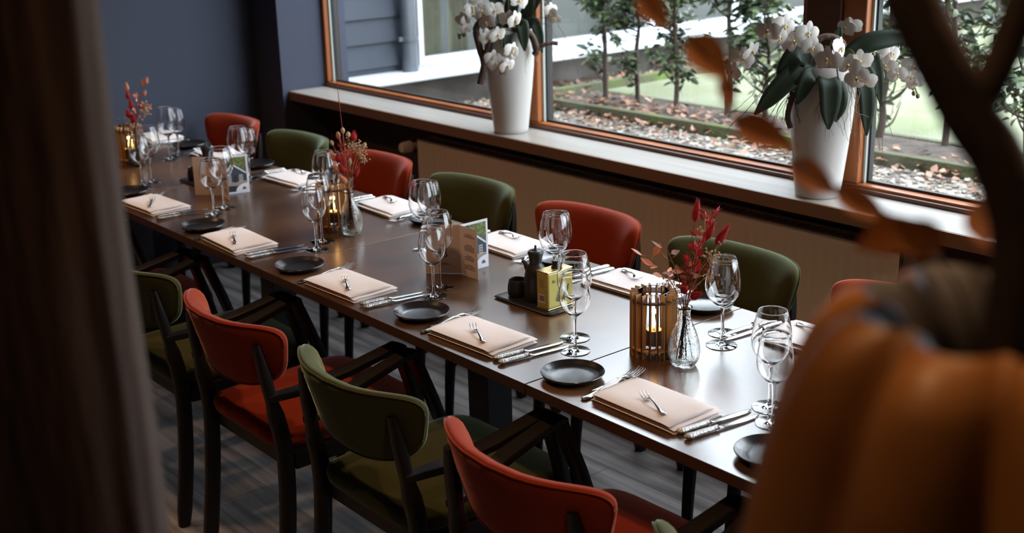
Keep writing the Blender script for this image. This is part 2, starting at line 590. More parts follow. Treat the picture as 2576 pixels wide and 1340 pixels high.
# windows: window_1 left bay, window_2 middle bay, window_3 right bay
def window(idx, x0, x1, lj, rj):
    """x0..x1 clear glass; lj, rj widths of wooden jambs"""
    r = bpy.data.objects.new('window_%d' % idx, None)
    COL.objects.link(r)
    struct(r)
    for y0_, y1_, nm_, mm_ in ((1.612, 1.652, 'window_frame', 'frame_wood'), (1.653, 1.70, 'window_frame_outer', 'gasket')):
        f = MB()
        f.bx(x0 - lj, x1 + rj, y0_, y1_, 0.866, 0.889)
        f.bx(x0 - lj, x1 + rj, y0_, y1_, 2.28, 2.36)
        f.bx(x0 - lj, x0, y0_, y1_, 0.889, 2.28)
        f.bx(x1, x1 + rj, y0_, y1_, 0.889, 2.28)
        f.build(nm_, mm_, r, smooth=0, bevel=0.004)
    MB().bx(x0 - lj, x1 + rj, 1.598, 1.612, 0.866, 0.880).build('window_bead', 'frame_dark', r, smooth=0, bevel=0.003)
    g = MB()
    g.bx(x0, x1, 1.652, 1.668, 0.889, 0.897)
    g.bx(x0, x0 + 0.016, 1.652, 1.668, 0.897, 2.28)
    g.bx(x1 - 0.012, x1, 1.652, 1.668, 0.897, 2.28)
    g.build('window_gasket', 'gasket', r, smooth=0)
    MB().bx(x0 + 0.0005, x0 + 0.009, 1.640, 1.652, 0.889, 2.28).build('window_spacer', 'spacer', r, smooth=0)
    p = MB()
    p.add([(x0, 1.66, 0.889), (x1, 1.66, 0.889), (x1, 1.66, 2.28), (x0, 1.66, 2.28)], [(0, 1, 2, 3)])
    p.build('window_pane', 'window_glass', r, smooth=0)
window(1, -3.395, -1.885, 0.025, 0.04)
window(2, -1.795, -0.50, 0.05, 0.02)
window(3, -0.262, 2.35, 0.085, 0.1)
struct(MB().bx(-0.48, -0.347, 1.60, 1.72, 0.866, 2.36).build('trim_3', 'frame_dark', smooth=0, bevel=0.004))

# radiator under the sill
rad = thing('radiator', 'long cream ribbed panel radiator below the wooden window sill', 'radiator', (-1.25, 1.50, 0))
mb = MB()
L0, L1 = -1.245, 1.235
n = 62
for sy, yy in ((0, 0.0),):
    rs = []
    steps = n * 6
    top, bot = 0.732, 0.16
    cols = []
    for i in range(steps + 1):
        x = L0 + (L1 - L0) * i / steps
        ph = (i % 6) / 6.0
        dy = 0.005 if ph in (1 / 6.0, 2 / 6.0) else 0.0
        if x < L0 + 0.04 or x > L1 - 0.04:
            dy = 0
        cols.append((x, dy))
    prof = [(top, 0.0), (top - 0.035, 0.0), (top - 0.05, 1.0), (bot + 0.05, 1.0), (bot + 0.035, 0.0), (bot, 0.0)]
    rings = [[(x, dy * k, z) for z, k in prof] for x, dy in cols]
    mb.rings(rings, False, (False, False))
mb.bx(L0, L1, 0.006, 0.012, bot, top)
mb.build('front_panel', 'radiator', rad, smooth=30)
MB().bx(L0, L1, 0.085, 0.092, bot, top).build('back_panel', 'radiator', rad, smooth=0)
mb = MB()
mb.bx(L0, L0 + 0.004, 0.0, 0.09, bot, top + 0.006)
mb.build('side_cover', 'radiator', rad, smooth=0)
MB().bx(L1 - 0.004, L1, 0.0, 0.09, bot, top + 0.006).build('side_cover', 'radiator', rad, smooth=0)
mb = MB()
mb.bx(L0, L1, 0.0, 0.018, top, top + 0.008)
mb.bx(L0, L1, 0.075, 0.092, top, top + 0.008)
for i in range(80):
    x = L0 + 0.02 + i * (L1 - L0 - 0.04) / 79
    mb.bx(x - 0.004, x + 0.004, 0.018, 0.075, top + 0.001, top + 0.006)
mb.build('top_grille', 'radiator', rad, smooth=0)
mb = MB()
mb.tube([(L0 - 0.045, -0.055, 0.70), (L0 - 0.045, -0.045, 0.70), (L0 - 0.045, -0.005, 0.70), (L0 - 0.045, 0.0, 0.70)], [0.020, 0.025, 0.027, 0.018], 18)
mb.tube([(L0 - 0.045, 0.0, 0.70), (L0 - 0.045, 0.045, 0.70)], 0.014, 12)
mb.tube([(L0 - 0.055, 0.045, 0.70), (L0, 0.045, 0.70)], 0.012, 12)
mb.build('valve_knob', 'radiator', rad, smooth=50)
MB().tube([(L0 - 0.045, 0.045, 0.675), (L0 - 0.045, 0.045, 0.0)], 0.008, 10).build('pipe', 'radiator', rad)

# ------------------------------------------------------------------ garden outside
GZ = 0.60
struct(MB().bx(-3.79, 9.0, 1.76, 16, GZ - 0.3, GZ).build('ground', 'gravel', smooth=0))
struct(MB().bx(-3.42, 9.0, 3.30, 16, GZ - 0.02, GZ + 0.006).build('lawn', 'lawn', smooth=0))
# bed of soil under the hedge
struct(MB().bx(-3.40, 9.0, 2.98, 3.50, GZ - 0.02, GZ + 0.012).build('planting_bed', 'soil', smooth=0))
def board(label, x0, y0, x1, y1, z=0.055):
    L = math.hypot(x1 - x0, y1 - y0)
    o = MB().box((0, 0, z / 2), (L, 0.045, z)).build('edging_board', 'moss_board', smooth=0, bevel=0.004)
    o.location = ((x0 + x1) / 2, (y0 + y1) / 2, GZ)
    o.rotation_euler = (0, 0, math.atan2(y1 - y0, x1 - x0))
    tag(o, label, 'garden edging')
board('mossy edging board along the gravel strip nearest the window', -3.40, 2.93, 4.0, 3.12, 0.06)
board('green mossy edging board running away beside the white-ledged wing', -3.46, 2.93, -3.40, 9.0, 0.055)
board('thin edging strip between hedge soil and mossy lawn', -3.38, 3.50, 4.0, 3.62, 0.016)

# pebbles and leaf litter
random.seed(5)
mb = MB()
for i in range(5200):
    if i < 3800:
        x = random.uniform(-3.75, 1.0)
        y = random.uniform(1.95, 2.9 + 0.025 * (x + 3.4))
    else:
        x = random.uniform(-3.76, -3.5)
        y = random.uniform(2.9, 8)
    r = random.uniform(0.008, 0.017)
    mb.ico((x, y, GZ + r * 0.35), r, (random.uniform(0.8, 1.3), random.uniform(0.7, 1.1), 0.65), None, random.uniform(0, 6))
stuff(tag(mb.build('gravel_pebbles', 'pebble'), 'loose grey and white pebbles covering the gravel strip outside', 'pebbles'))
mb = MB()
for i in range(1150):
    if i < 800:
        x = random.uniform(-3.6, 1.2)
        y = random.choice([random.gauss(2.86, 0.09), random.gauss(2.75, 0.2), random.gauss(3.15, 0.12)]) + 0.025 * (x + 3.4)
    else:
        x = random.uniform(-3.75, -2.0)
        y = random.choice([random.gauss(3.2, 0.1), random.uniform(2.6, 5)])
        if y > 3.4:
            x = random.uniform(-3.77, -3.48)
    z = GZ + (0.022 if y < 2.95 else 0.028)
    a = random.uniform(0, 2 * pi)
    d = V(cos(a), sin(a), random.uniform(-0.1, 0.35))
    mb.leaf((x, y, z), d, (random.uniform(-0.4, 0.4), random.uniform(-0.4, 0.4), 1), random.uniform(0.028, 0.065), random.uniform(0.018, 0.038), 0.35, random.uniform(-0.2, 0.4), 3)
stuff(tag(mb.build('fallen_leaves', 'litter_leaf'), 'dry brown fallen leaves littering the gravel and the planting bed', 'leaves'))

# hedge shrubs
def make_shrub(seed, h, spread, nleaf):
    random.seed(seed)
    root = thing('hedge_shrub', 'x', 'shrub', (0, 0, 0), 0, 'young shrubs in the hedge row outside the windows')
    tr = MB()
    pts = [(0, 0, -0.02)]
    x = y = 0
    for i in range(1, 9):
        x += random.uniform(-0.018, 0.018)
        y += random.uniform(-0.018, 0.018)
        pts.append((x, y, h * i / 8))
    tr.tube(spline(pts, 3), [0.0165 * (1 - 0.75 * i / 24) for i in range(25)], 8)
    tr.build('trunk', 'bark', root, smooth=60)
    br = MB()
    tips = []
    nb = 30
    for i in range(nb):
        t = random.uniform(0.06, 0.97)
        z = h * t
        k = min(7, int(t * 8))
        p = Vector(pts[k]).lerp(Vector(pts[k + 1]), t * 8 - k)
        a = random.uniform(0, 2 * pi)
        ln = spread * random.uniform(0.5, 1.0) * (0.75 if t < 0.25 else 1.0) * (1.25 - 0.6 * t)
        d = V(cos(a), sin(a), random.uniform(0.5, 1.1)).normalized()
        q1 = p + d * ln * 0.5 + V(0, 0, -0.01)
        q2 = p + d * ln + V(random.uniform(-.03, .03), random.uniform(-.03, .03), 0.03)
        P = [p, q1, q2]
        br.tube(spline(P, 3), [0.006, 0.005, 0.0045, 0.004, 0.003, 0.0025, 0.0015], 5)
        tips.append((P, t))
        for q in range(3):
            s0 = p.lerp(q2, random.uniform(0.3, 0.9))
            d2 = (d + V(random.uniform(-.9, .9), random.uniform(-.9, .9), random.uniform(-.2, .7))).normalized()
            e = s0 + d2 * ln * 0.45
            br.tube([s0, e], [0.0025, 0.001], 4)
            tips.append(([s0, s0.lerp(e, 0.5), e], t))
    br.build('branches', 'bark', root, smooth=60)
    lf = MB()
    for i in range(nleaf):
        P, t = random.choice(tips)
        if t < 0.28 and random.random() < 0.6:
            continue
        u = random.uniform(0.15, 1.1)
        p = P[0].lerp(P[2], u) + V(random.uniform(-.03, .03), random.uniform(-.03, .03), random.uniform(-.03, .03))
        a = random.uniform(0, 2 * pi)
        d = V(cos(a), sin(a), random.uniform(-0.7, 0.5))
        lf.leaf(p, d, (random.uniform(-1, 1), random.uniform(-1, 1), 0.7), random.uniform(0.040, 0.075), random.uniform(0.018, 0.032), 0.3, random.uniform(-0.3, 0.1), 3)
    stuff(lf.build('foliage', 'shrub_leaf', root))
    return root
shr = [make_shrub(3, 1.30, 0.25, 2000), make_shrub(8, 1.45, 0.28, 2400), make_shrub(21, 0.62, 0.24, 420)]
spots = [(-3.096, 3.262, 0, 1.0, 'slim shrub standing nearest the grey boarded wing, left end of hedge row'),
         (-2.916, 3.337, 0, 0.92, 'second hedge shrub from the grey wing, forked low on its trunk'),
         (-2.591, 3.297, 1, 0.9, 'third hedge shrub from the grey wing, seen midway in the middle window'),
         (-2.310, 3.395, 0, 1.1, 'fourth hedge shrub, seen left of the larger orchid pot flowers'),
         (-2.080, 3.427, 2, 1.0, 'short twiggy shrub seen between hedge trunks just left of nearer white pot'),
         (-1.72, 3.42, 1, 1.0, 'hedge shrub hidden mostly behind the nearer white pot and its orchids'),
         (-1.41, 3.44, 2, 1.25, 'low sparse shrub just right of the nearer mullion, right window'),
         (-1.079, 3.479, 1, 1.05, 'dense leafy shrub standing alone on thick trunk in right window'),
         (-0.640, 3.42, 1, 1.12, 'tall leafy shrub right of the dark foreground branch'),
         (-0.25, 3.46, 1, 1.1, 'leafy shrub at the right edge of the view outside')]
used = set()
for i, (x, y, k, s_, lab) in enumerate(spots):
    if k in used:
        o = dup(shr[k], (x, y, GZ), i * 1.7, lab)
    else:
        o = shr[k]
        used.add(k)
        o.location = (x, y, GZ)
        o['label'] = lab
    o.scale = (s_, s_, s_)

# taller far greenery on the other side of the lawn
random.seed(77)
def far_bush(x, y, r, h, lab, n=1500):
    root = thing('garden_bush', lab, 'bush', (x, y, GZ), 0, 'bushes on the far side of the lawn')
    tr = MB()
    for i in range(5):
        a = i * 1.25
        tr.tube([(0, 0, -0.02), (cos(a) * r * .3, sin(a) * r * .3, h * .4), (cos(a) * r * .6, sin(a) * r * .6, h * .8)], [0.03, 0.02, 0.008], 6)
    tr.build('trunk', 'bark', root, smooth=60)
    lf = MB()
    for i in range(n):
        a, ph = random.uniform(0, 2 * pi), random.uniform(0, 1)
        rr = r * random.uniform(0.5, 1.0) * (1 - 0.35 * ph)
        lf.leaf((rr * cos(a), rr * sin(a), h * (0.08 + 0.92 * ph)), (random.uniform(-1, 1), random.uniform(-1, 1), random.uniform(-.7, .7)), (0, 0, 1), random.uniform(.07, .13), random.uniform(.04, .07), .3, 0, 2)
    stuff(lf.build('foliage', 'shrub_leaf', root))
far_bush(-1.7, 10.6, 1.1, 1.5, 'round dark bush across the lawn behind the wing corner')
far_bush(0.2, 10.8, 1.3, 1.9, 'broad bush across the lawn seen above right window frame')
far_bush(2.8, 9.6, 1.2, 1.8, 'bush across the lawn at the far right')

# the wing outside: grey boards, white ledge and window
XB = -3.80
wing = thing('building_wing', 'grey weatherboarded wing with white window frame and white ledge outside', 'building', (XB, 1.78, 0))
mb = MB()
for i in range(15):
    z0 = 0.86 + i * 0.135
    mb.add([(0.018, 0, z0), (0.018, 0.70, z0), (0.0, 0.70, z0 + 0.137), (0.0, 0, z0 + 0.137), (0.0, 0, z0), (0.0, 0.70, z0)],
           [(0, 1, 2, 3), (0, 4, 5, 1)])
mb.bx(-0.1, -0.001, 0, 0.70, 0.6, 2.75)
mb.build('weatherboards', 'weatherboard', wing, smooth=0)
MB().bx(-0.2, 0.0, 0, 9.0, 0.3, 0.80).build('plinth', 'concrete', wing, smooth=0)
mb = MB()
mb.bx(-0.1, 0.20, 0, 9.0, 0.785, 0.825)
mb.build('ledge', 'white_paint', wing, smooth=0, bevel=0.006)
fr = MB()
Y0, Y1 = 0.66, 9.0
fr.bx(-0.05, 0.03, Y0, Y1, 0.825, 0.845)
fr.bx(-0.05, 0.045, Y0, Y1, 0.845, 0.885)
fr.bx(-0.05, 0.045, Y0, Y0 + 0.035, 0.885, 2.5)
for yy in (2.52, 3.35, 4.9, 6.6):
    fr.bx(-0.05, 0.045, yy, yy + 0.055, 0.885, 2.5)
fr.bx(-0.05, 0.045, Y0, Y1, 2.5, 2.6)
fr.build('window_frame', 'white_paint', wing, smooth=0, bevel=0.004)
pn = MB()
pn.add([(0.0, Y0, 0.88), (0.0, Y1, 0.88), (0.0, Y1, 2.5), (0.0, Y0, 2.5)], [(0, 1, 2, 3)])
pn.build('window_pane', 'window_glass', wing, smooth=0)
MB().bx(-0.60, -0.5, 0, 9.0, 0.3, 2.62).build('inner_wall', 'room_grey', wing, smooth=0)
cb = MB()
for a, b in ((0.72, 0.93), (0.98, 1.12), (2.66, 2.95)):
    m_ = 14
    rs = [[(-0.10 + 0.012 * sin(j * 1.6), a + (b - a) * j / m_, z) for j in range(m_ + 1)] for z in (0.83, 2.5)]
    cb.rings(rs, False, (False, False))
cb.build('curtain', 'curtain_beige', wing, smooth=60)
MB().bx(-0.6, 0.1, 0, 9.0, 2.6, 2.8).build('eaves', 'weatherboard', wing, smooth=0)
pipe = thing('downpipe', 'grey zinc rainwater downpipe standing on the white ledge', 'drainpipe', (XB + 0.072, 2.355, 0.825))
MB().tube([(0, 0, 0), (0, 0, 1.77)], 0.046, 24).build('pipe', 'zinc', pipe)
mb = MB()
mb.tube([(0, 0, 0.17), (0, 0, 0.195)], 0.050, 24)
mb.box((0, -0.058, 0.183), (0.02, 0.03, 0.024))
mb.build('pipe_clamp', 'zinc', pipe, smooth=50)

# ------------------------------------------------------------------ tables
TH = 0.75
def make_table(label):
    t = thing('dining_table', label, 'table', (0, 0, 0), 0, 'brown tables pushed end to end')
    mb = MB()
    mb.bx(-0.5985, 0.5985, -0.3735, 0.3735, TH - 0.026, TH, 0)
    mb.m = [1, 0, 1, 1, 1, 1]
    mb.build('tabletop', ['table_top', 'table_edge'], t, smooth=0, bevel=0.0012)
    mb = MB()
    mb.bx(-0.045, 0.045, -0.045, 0.045, 0.012, TH - 0.035)
    mb.build('column', 'black_metal', t, smooth=0, bevel=0.003)
    mb = MB()
    mb.bx(-0.25, 0.25, -0.2, 0.2, 0.0, 0.012)
    mb.build('base_plate', 'black_metal', t, smooth=0, bevel=0.003)
    mb = MB()
    mb.bx(-0.30, 0.30, -0.03, 0.03, TH - 0.036, TH - 0.026)
    mb.bx(-0.03, 0.03, -0.26, 0.26, TH - 0.036, TH - 0.026)
    mb.build('top_bracket', 'black_metal', t, smooth=0)
    return t
tb = make_table('brown table nearest the camera, ending under the amber vase')
tb.location = (0.60, 0.3735, 0)
for i, lab in enumerate(['brown table carrying the black condiment tray, oil tin and near menu card',
                         'brown table carrying the middle lantern, with the far menu card at its back end',
                         'brown table at the far end against the blue wall']):
    dup(tb, (-0.60 - 1.2 * i, 0.3735, 0), 0, lab)

# ------------------------------------------------------------------ chairs
def make_chair(label, vel):
    t = thing('dining_chair', label, 'chair')
    b = MB()
    def pw(a, e):
        return math.copysign(abs(a) ** e, a)
    nu = 64
    def shell(d, t, f=1.0):
        """ring of the padded back: d inset from the outline, t offset through the thickness (+ towards the sitter)"""
        ring = []
        for j in range(nu):
            th = 2 * pi * j / nu
            px, pz = pw(cos(th), 0.54), pw(sin(th), 0.54)
            px, pz = px * f, pz * f
            hw = 0.232 + 0.026 * pz
            x = (hw - min(d, hw)) / hw * hw * px
            hz = 0.096
            z = (hz - min(d, hz)) * pz
            u = abs(x) / 0.258
            y = 0.100 * u ** 2.3 - 0.026 * (z / 0.095)
            sl = 0.100 * 2.3 * u ** 1.3 / 0.258 * (1 if x > 0 else -1)
            nl = math.hypot(1, sl)
            zz = z + 0.692 + (0.030 * u ** 3 if z > 0 else 0.030 * u * u)
            ring.append((x - t * sl / nl, y + t / nl - 0.292, zz))
        return ring
    secs = [(0.03, -0.016, 0.02), (0.03, -0.016, 0.25), (0.03, -0.016, 0.5), (0.03, -0.016, 0.75), (0.03, -0.016, 1.0), (0.012, -0.0145), (0.004, -0.011), (0.0, -0.005), (0.0, 0.004), (0.004, 0.013), (0.011, 0.021), (0.026, 0.028), (0.040, 0.0315), (0.040, 0.0335, 0.85), (0.040, 0.0345, 0.65), (0.040, 0.035, 0.45), (0.040, 0.035, 0.22), (0.040, 0.035, 0.02)]
    b.rings([shell(*q) for q in secs], True, (True, True))
    b.build('backrest', vel, t, smooth=80)
    pp = MB()
    P = shell(0.0035, -0.0125)
    pp.tube(P + [P[0]], 0.0022, 6)
    pp.build('piping', vel, t)
    s_ = MB()
    def seatf(x, y, z):
        k = 1 + 0.05 * (y / 0.23)
        return x * k, y, z + (0.006 if z > 0 else 0) * (1 - (x / 0.22) ** 2)
    s_.superell((0, -0.015, 0.456), (0.222, 0.232, 0.024), 0.35, 0.28, 40, 10, seatf)
    s_.build('seat', vel, t, smooth=70)
    f = MB()
    f.bx(-0.205, 0.205, -0.225, -0.200, 0.385, 0.434)
    f.bx(-0.215, 0.215, 0.165, 0.190, 0.385, 0.434)
    f.bx(-0.222, -0.198, -0.21, 0.18, 0.385, 0.434)
    f.bx(0.198, 0.222, -0.21, 0.18, 0.385, 0.434)
    f.bx(-0.21, 0.21, -0.21, 0.18, 0.42, 0.436)
    f.build('seat_frame', 'black_wood', t, smooth=0, bevel=0.004)
    for sx in (-1, 1):
        MB().tube(spline([(sx * 0.212, -0.275, 0.0), (sx * 0.212, -0.245, 0.22), (sx * 0.207, -0.232, 0.43), (sx * 0.200, -0.252, 0.58), (sx * 0.185, -0.276, 0.740)], 4),
                  [(0.015, 0.016)] + [(0.0165, 0.021)] * 11 + [(0.016, 0.014)] * 3 + [(0.015, 0.011), (0.012, 0.007)], 12, 0.45, (0, 1, 0)).build('leg', 'black_wood', t, smooth=50)
        MB().tube([(sx * 0.226, 0.200, 0.0), (sx * 0.224, 0.185, 0.25), (sx * 0.222, 0.170, 0.43)], [0.0125, 0.017, 0.020], 14, None, (0, 1, 0)).build('leg', 'black_wood', t, smooth=50)
        A = [(sx * 0.205, -0.262, 0.596), (sx * 0.232, -0.18, 0.606), (sx * 0.255, -0.06, 0.630), (sx * 0.264, 0.06, 0.656), (sx * 0.266, 0.090, 0.662), (sx * 0.266, 0.104, 0.657), (sx * 0.265, 0.110, 0.645)]
        MB().tube(A, [(0.014, 0.010), (0.021, 0.0105), (0.023, 0.0105), (0.022, 0.0105), (0.022, 0.0105), (0.021, 0.0100), (0.020, 0.006)], 12, 0.35).build('armrest', 'black_wood', t, smooth=35)
        B = [(sx * 0.265, 0.098, 0.652), (sx * 0.252, 0.145, 0.52), (sx * 0.240, 0.180, 0.40)]
        MB().tube(B, [(0.021, 0.013), (0.019, 0.014), (0.017, 0.014)], 12, 0.35, (0, 1, 0)).build('arm_support', 'black_wood', t, smooth=35)
    return t
GA = 'upholstered dining chairs along the aisle side of the table'
GW = 'upholstered dining chairs along the window side of the table'
cg = make_chair('green velvet armchair on the aisle side, full back in view between two orange ones', 'green_velvet')
cg.location = (-0.265, -0.035, 0)
cg['group'] = GA
SW = {'green_velvet': 'red_velvet'}
def chair(x, lab, red, far=False, dy=0.0, rz=0.0):
    if far:
        return dup(cg, (x, 0.747 + 0.045 + dy, 0), pi + rz, lab, GW, SW if red else None)
    return dup(cg, (x, -0.035 + dy, 0), rz, lab, GA, SW if red else None)
chair(0.90, 'green armchair at the bottom edge, only its back corner shows', False)
chair(0.31, 'orange-red armchair nearest the camera on the aisle side', True)
chair(-0.86, 'orange-red armchair on the aisle side with its bright seat showing', True)
chair(-1.455, 'green armchair on the aisle side right next to the dark timber post', False)
chair(-2.10, 'orange armchair on aisle side almost hidden behind the timber post', True)
chair(0.33, 'red chair on window side mostly hidden by the amber vase', True, True)
chair(-0.27, 'green chair on the window side behind the near red bouquet', False, True)
chair(-0.885, 'red chair on the window side behind the condiment tray', True, True)
chair(-1.50, 'green chair on the window side at the back of the near menu card', False, True)
chair(-2.12, 'red chair on the window side behind the middle bouquet', True, True)
chair(-2.73, 'green chair on the window side closest to the blue pier', False, True)
chair(-3.33, 'red chair standing against the blue wall, last on the window side', True, True)

# ------------------------------------------------------------------ place settings
def solid_bar(secs, n=10, e=0.8, mb=None):
    """secs: list of (y, halfwidth, halfthick, z centre, x centre)"""
    mb = mb or MB()
    rs = []
    for y, w_, h_, z, x in secs:
        ring = []
        for k in range(n):
            th = 2 * pi * (k + 0.5) / n
            c_, s__ = cos(th), sin(th)
            ring.append((x + w_ * math.copysign(abs(c_) ** e, c_), y, z + h_ * math.copysign(abs(s__) ** e, s__)))
        rs.append(ring)
    return mb.rings(rs)
def fork_mesh(L, name, w=1.0, tines=4):
    """lies along +y, handle end at y=0; tines up"""
    mb = MB()
    solid_bar([(0.0, 0.003, 0.0015, 0.003, 0), (L * 0.02, 0.0085 * w, 0.002, 0.003, 0), (L * 0.09, 0.0105 * w, 0.0022, 0.003, 0), (L * 0.16, 0.007 * w, 0.002, 0.0032, 0), (L * 0.20, 0.0078 * w, 0.002, 0.0036, 0), (L * 0.26, 0.0050 * w, 0.002, 0.0045, 0),
               (L * 0.45, 0.0033 * w, 0.0019, 0.009, 0), (L * 0.60, 0.0032 * w, 0.0019, 0.011, 0), (L * 0.66, 0.0045 * w, 0.0015, 0.010, 0), (L * 0.70, 0.0105 * w, 0.0011, 0.007, 0), (L * 0.755, 0.0125 * w, 0.001, 0.0045, 0), (L * 0.80, 0.0123 * w, 0.001, 0.0035, 0)], mb=mb)
    for i in range(tines):
        x = (-0.0104 + i * 0.0208 / (tines - 1)) * w
        solid_bar([(L * 0.785, 0.0014 * w, 0.001, 0.0036, x), (L * 0.86, 0.0015 * w, 0.001, 0.0045, x * 1.02), (L * 0.94, 0.0013 * w, 0.0009, 0.0085, x * 1.04), (L * 1.0, 0.0006, 0.0006, 0.014, x * 1.03)], 6, 1, mb)
    return mb
def parts_knife(root, L=0.205):
    hl = L * 0.42
    mb = MB()
    solid_bar([(0.0, 0.003, 0.002, 0.0065, 0), (0.004, 0.0085, 0.005, 0.0065, 0), (0.014, 0.0095, 0.0058, 0.0065, 0), (0.028, 0.0072, 0.0052, 0.0065, 0), (0.034, 0.0078, 0.0055, 0.0065, 0), (hl * 0.8, 0.0066, 0.0050, 0.0065, 0), (hl * 0.95, 0.0062, 0.0048, 0.0065, 0), (hl, 0.0075, 0.0055, 0.0065, 0)], mb=mb)
    mb.build('handle', 'silver_ornate', root, smooth=60)
    b = MB()
    solid_bar([(hl, 0.004, 0.0032, 0.0060, 0), (hl + 0.006, 0.0052, 0.0022, 0.0055, 0), (hl + 0.012, 0.0078, 0.0010, 0.0045, 0.0005), (L * 0.75, 0.0086, 0.0009, 0.0035, 0.0), (L * 0.9, 0.0078, 0.0009, 0.003, 0.0), (L * 0.975, 0.0045, 0.0008, 0.003, -0.002), (L, 0.0008, 0.0005, 0.003, -0.004)], 8, 0.9, b)
    b.build('blade', 'silver', root, smooth=60)

def napkin_mesh():
    mb = MB()
    def slab(x0, x1, y0, y1, z0, th, seed, mi=None):
        random.seed(seed)
        nx, ny = 14, 8
        e = 0.0045
        top, bot = [], []
        def hz(u, v):
            return 0.0016 * sin(3.1 * u + seed) * cos(2.3 * v + seed * 2) + 0.0012 * sin(7 * u * v + seed)
        rs = []
        # ring sections across x, rounded profile in y
        for i in range(nx + 1):
            u = i / nx
            x = x0 + (x1 - x0) * u
            edge = min(i, nx - i)
            k = 1.0 if edge > 0 else 0.55
            ring = []
            m_ = 9
            for j in range(m_):
                v = j / (m_ - 1)
                y = y0 + (y1 - y0) * v
                zt = z0 + th * k + hz(u, v) * (1 if 0 < v < 1 else 0.3)
                ring.append((x + 0.0015 * sin(6 * v + seed), y, zt - (th * 0.35 if v in (0, 1) else 0)))
            ring.append((x, y1 + e, z0 + th * 0.5 * k))
            ring.append((x, y1 + e * 0.5, z0 + th * 0.1))
            for j in range(4):
                v = 1 - j / 3
                ring.append((x, y0 + (y1 - y0) * v, z0))
            ring.append((x, y0 - e * 0.6, z0 + th * 0.15))
            ring.append((x, y0 - e, z0 + th * 0.5 * k))
            rs.append(ring)
        mb.rings(rs)
    slab(-0.122, 0.124, -0.070, 0.070, 0.0, 0.007, 1.3)
    slab(-0.123, 0.122, -0.069, 0.073, 0.0072, 0.006, 2.1)
    slab(-0.120, 0.110, -0.072, 0.060, 0.0134, 0.007, 0.4)
    return mb
nap0 = tag(napkin_mesh().build('napkin', 'napkin', smooth=80), 'x', 'napkin', 'folded white napkins')
fork0 = tag(fork_mesh(0.195, 'fork').build('dinner_fork', 'silver', smooth=60), 'x', 'fork', 'dinner forks')
fork1 = tag(fork_mesh(0.165, 'fork', 0.9).build('starter_fork', 'silver', smooth=60), 'x', 'fork', 'starter forks')
fork2 = tag(fork_mesh(0.112, 'fork', 0.72, 3).build('dessert_fork', 'silver', smooth=60), 'x', 'fork', 'small dessert forks on the napkins')
kn0 = thing('table_knife', 'x', 'knife', group='pairs of knives beside the napkins')
parts_knife(kn0)
pl = MB()
pl.lathe([(0.0001, 0.004), (0.043, 0.004), (0.054, 0.0055), (0.063, 0.010), (0.0705, 0.0165), (0.0725, 0.0175), (0.0735, 0.0160), (0.0705, 0.0110), (0.060, 0.0035), (0.046, 0.0002), (0.0001, 0.0002)], n=56)
plate0 = tag(pl.build('side_plate', 'plate_black', smooth=60), 'x', 'plate', 'black side plates')

def glass_proto(h, rb, rr, rf, name):
    """wine glass: height, bowl radius, rim radius, foot radius; walls closed over bowl, stem and foot"""
    g = thing(name, 'x', 'wine glass', group='wine glasses')
    hs = h * 0.44        # bottom of bowl
    t = 0.0011
    hb = h - hs
    out = []
    prof = [(0.0, 0.13), (0.04, 0.30), (0.10, 0.52), (0.18, 0.74), (0.28, 0.91), (0.38, 0.985), (0.46, 1.0), (0.56, 0.985), (0.68, 0.94), (0.80, 0.875), (0.90, 0.815), (1.0, rr / rb)]
    prof = [(z, r) for z, r in prof]
    for z, r in prof:
        out.append((rb * r, hs + hb * z))
    inn = [(max(r - t, 0.0001), z if i else z) for i, (r, z) in enumerate(out)]
    inn = [(r, z) for r, z in inn[2:]]
    zbot = hs + hb * 0.045
    inner = [(0.0001, zbot), (rb * 0.22, zbot + 0.001)] + inn
    bowl = out[:-1] + [(out[-1][0] + 0.0001, h - 0.0012), (out[-1][0] + 0.0002, h - 0.0004), (out[-1][0] - t * 0.3, h + 0.0003), (out[-1][0] - t * 0.9, h + 0.0001), (out[-1][0] - t * 1.15, h - 0.0008), (out[-1][0] - t * 1.05, h - 0.0016)] + list(reversed(inner[:-1]))
    n = 40
    MB().lathe(bowl, n=n).build('bowl', 'crystal', g, smooth=180)
    r0 = rb * 0.13
    z1 = 0.012
    stem = [(0.0045, z1), (0.0036, z1 + 0.012), (0.0033, h * 0.22), (0.0034, h * 0.34), (0.0040, h * 0.40), (r0, hs)]
    MB().lathe(stem, n=n).build('stem', 'crystal', g, smooth=180)
    foot = [(0.0001, 0.0003), (rf * 0.97, 0.0003), (rf, 0.0007), (rf * 0.99, 0.0015), (rf * 0.93, 0.0018), (rf * 0.6, 0.0026), (rf * 0.33, 0.0040), (0.0080, 0.0065), (0.0055, 0.009), (0.0045, z1)]
    MB().lathe(foot, n=n).build('foot', 'crystal', g, smooth=50)
    return g
gl_big = glass_proto(0.219, 0.0425, 0.0305, 0.0375, 'red_wine_glass')
gl_small = glass_proto(0.198, 0.0375, 0.0275, 0.0360, 'white_wine_glass')
gl_big['group'] = 'large wine glasses'
gl_small['group'] = 'small wine glasses'

PROTO_USED = set()
def place(proto, loc, rz, lab, group=None, tilt=None):
    if proto.name in PROTO_USED:
        o = dup(proto, loc, rz, lab, group)
    else:
        PROTO_USED.add(proto.name)
        o = proto
        o.location = loc
        o.rotation_euler = (0, 0, rz)
        o['label'] = lab
        if group:
            o['group'] = group
    if tilt:
        o.rotation_euler = (tilt[0], tilt[1], rz)
    return o
T = TH + 0.0005
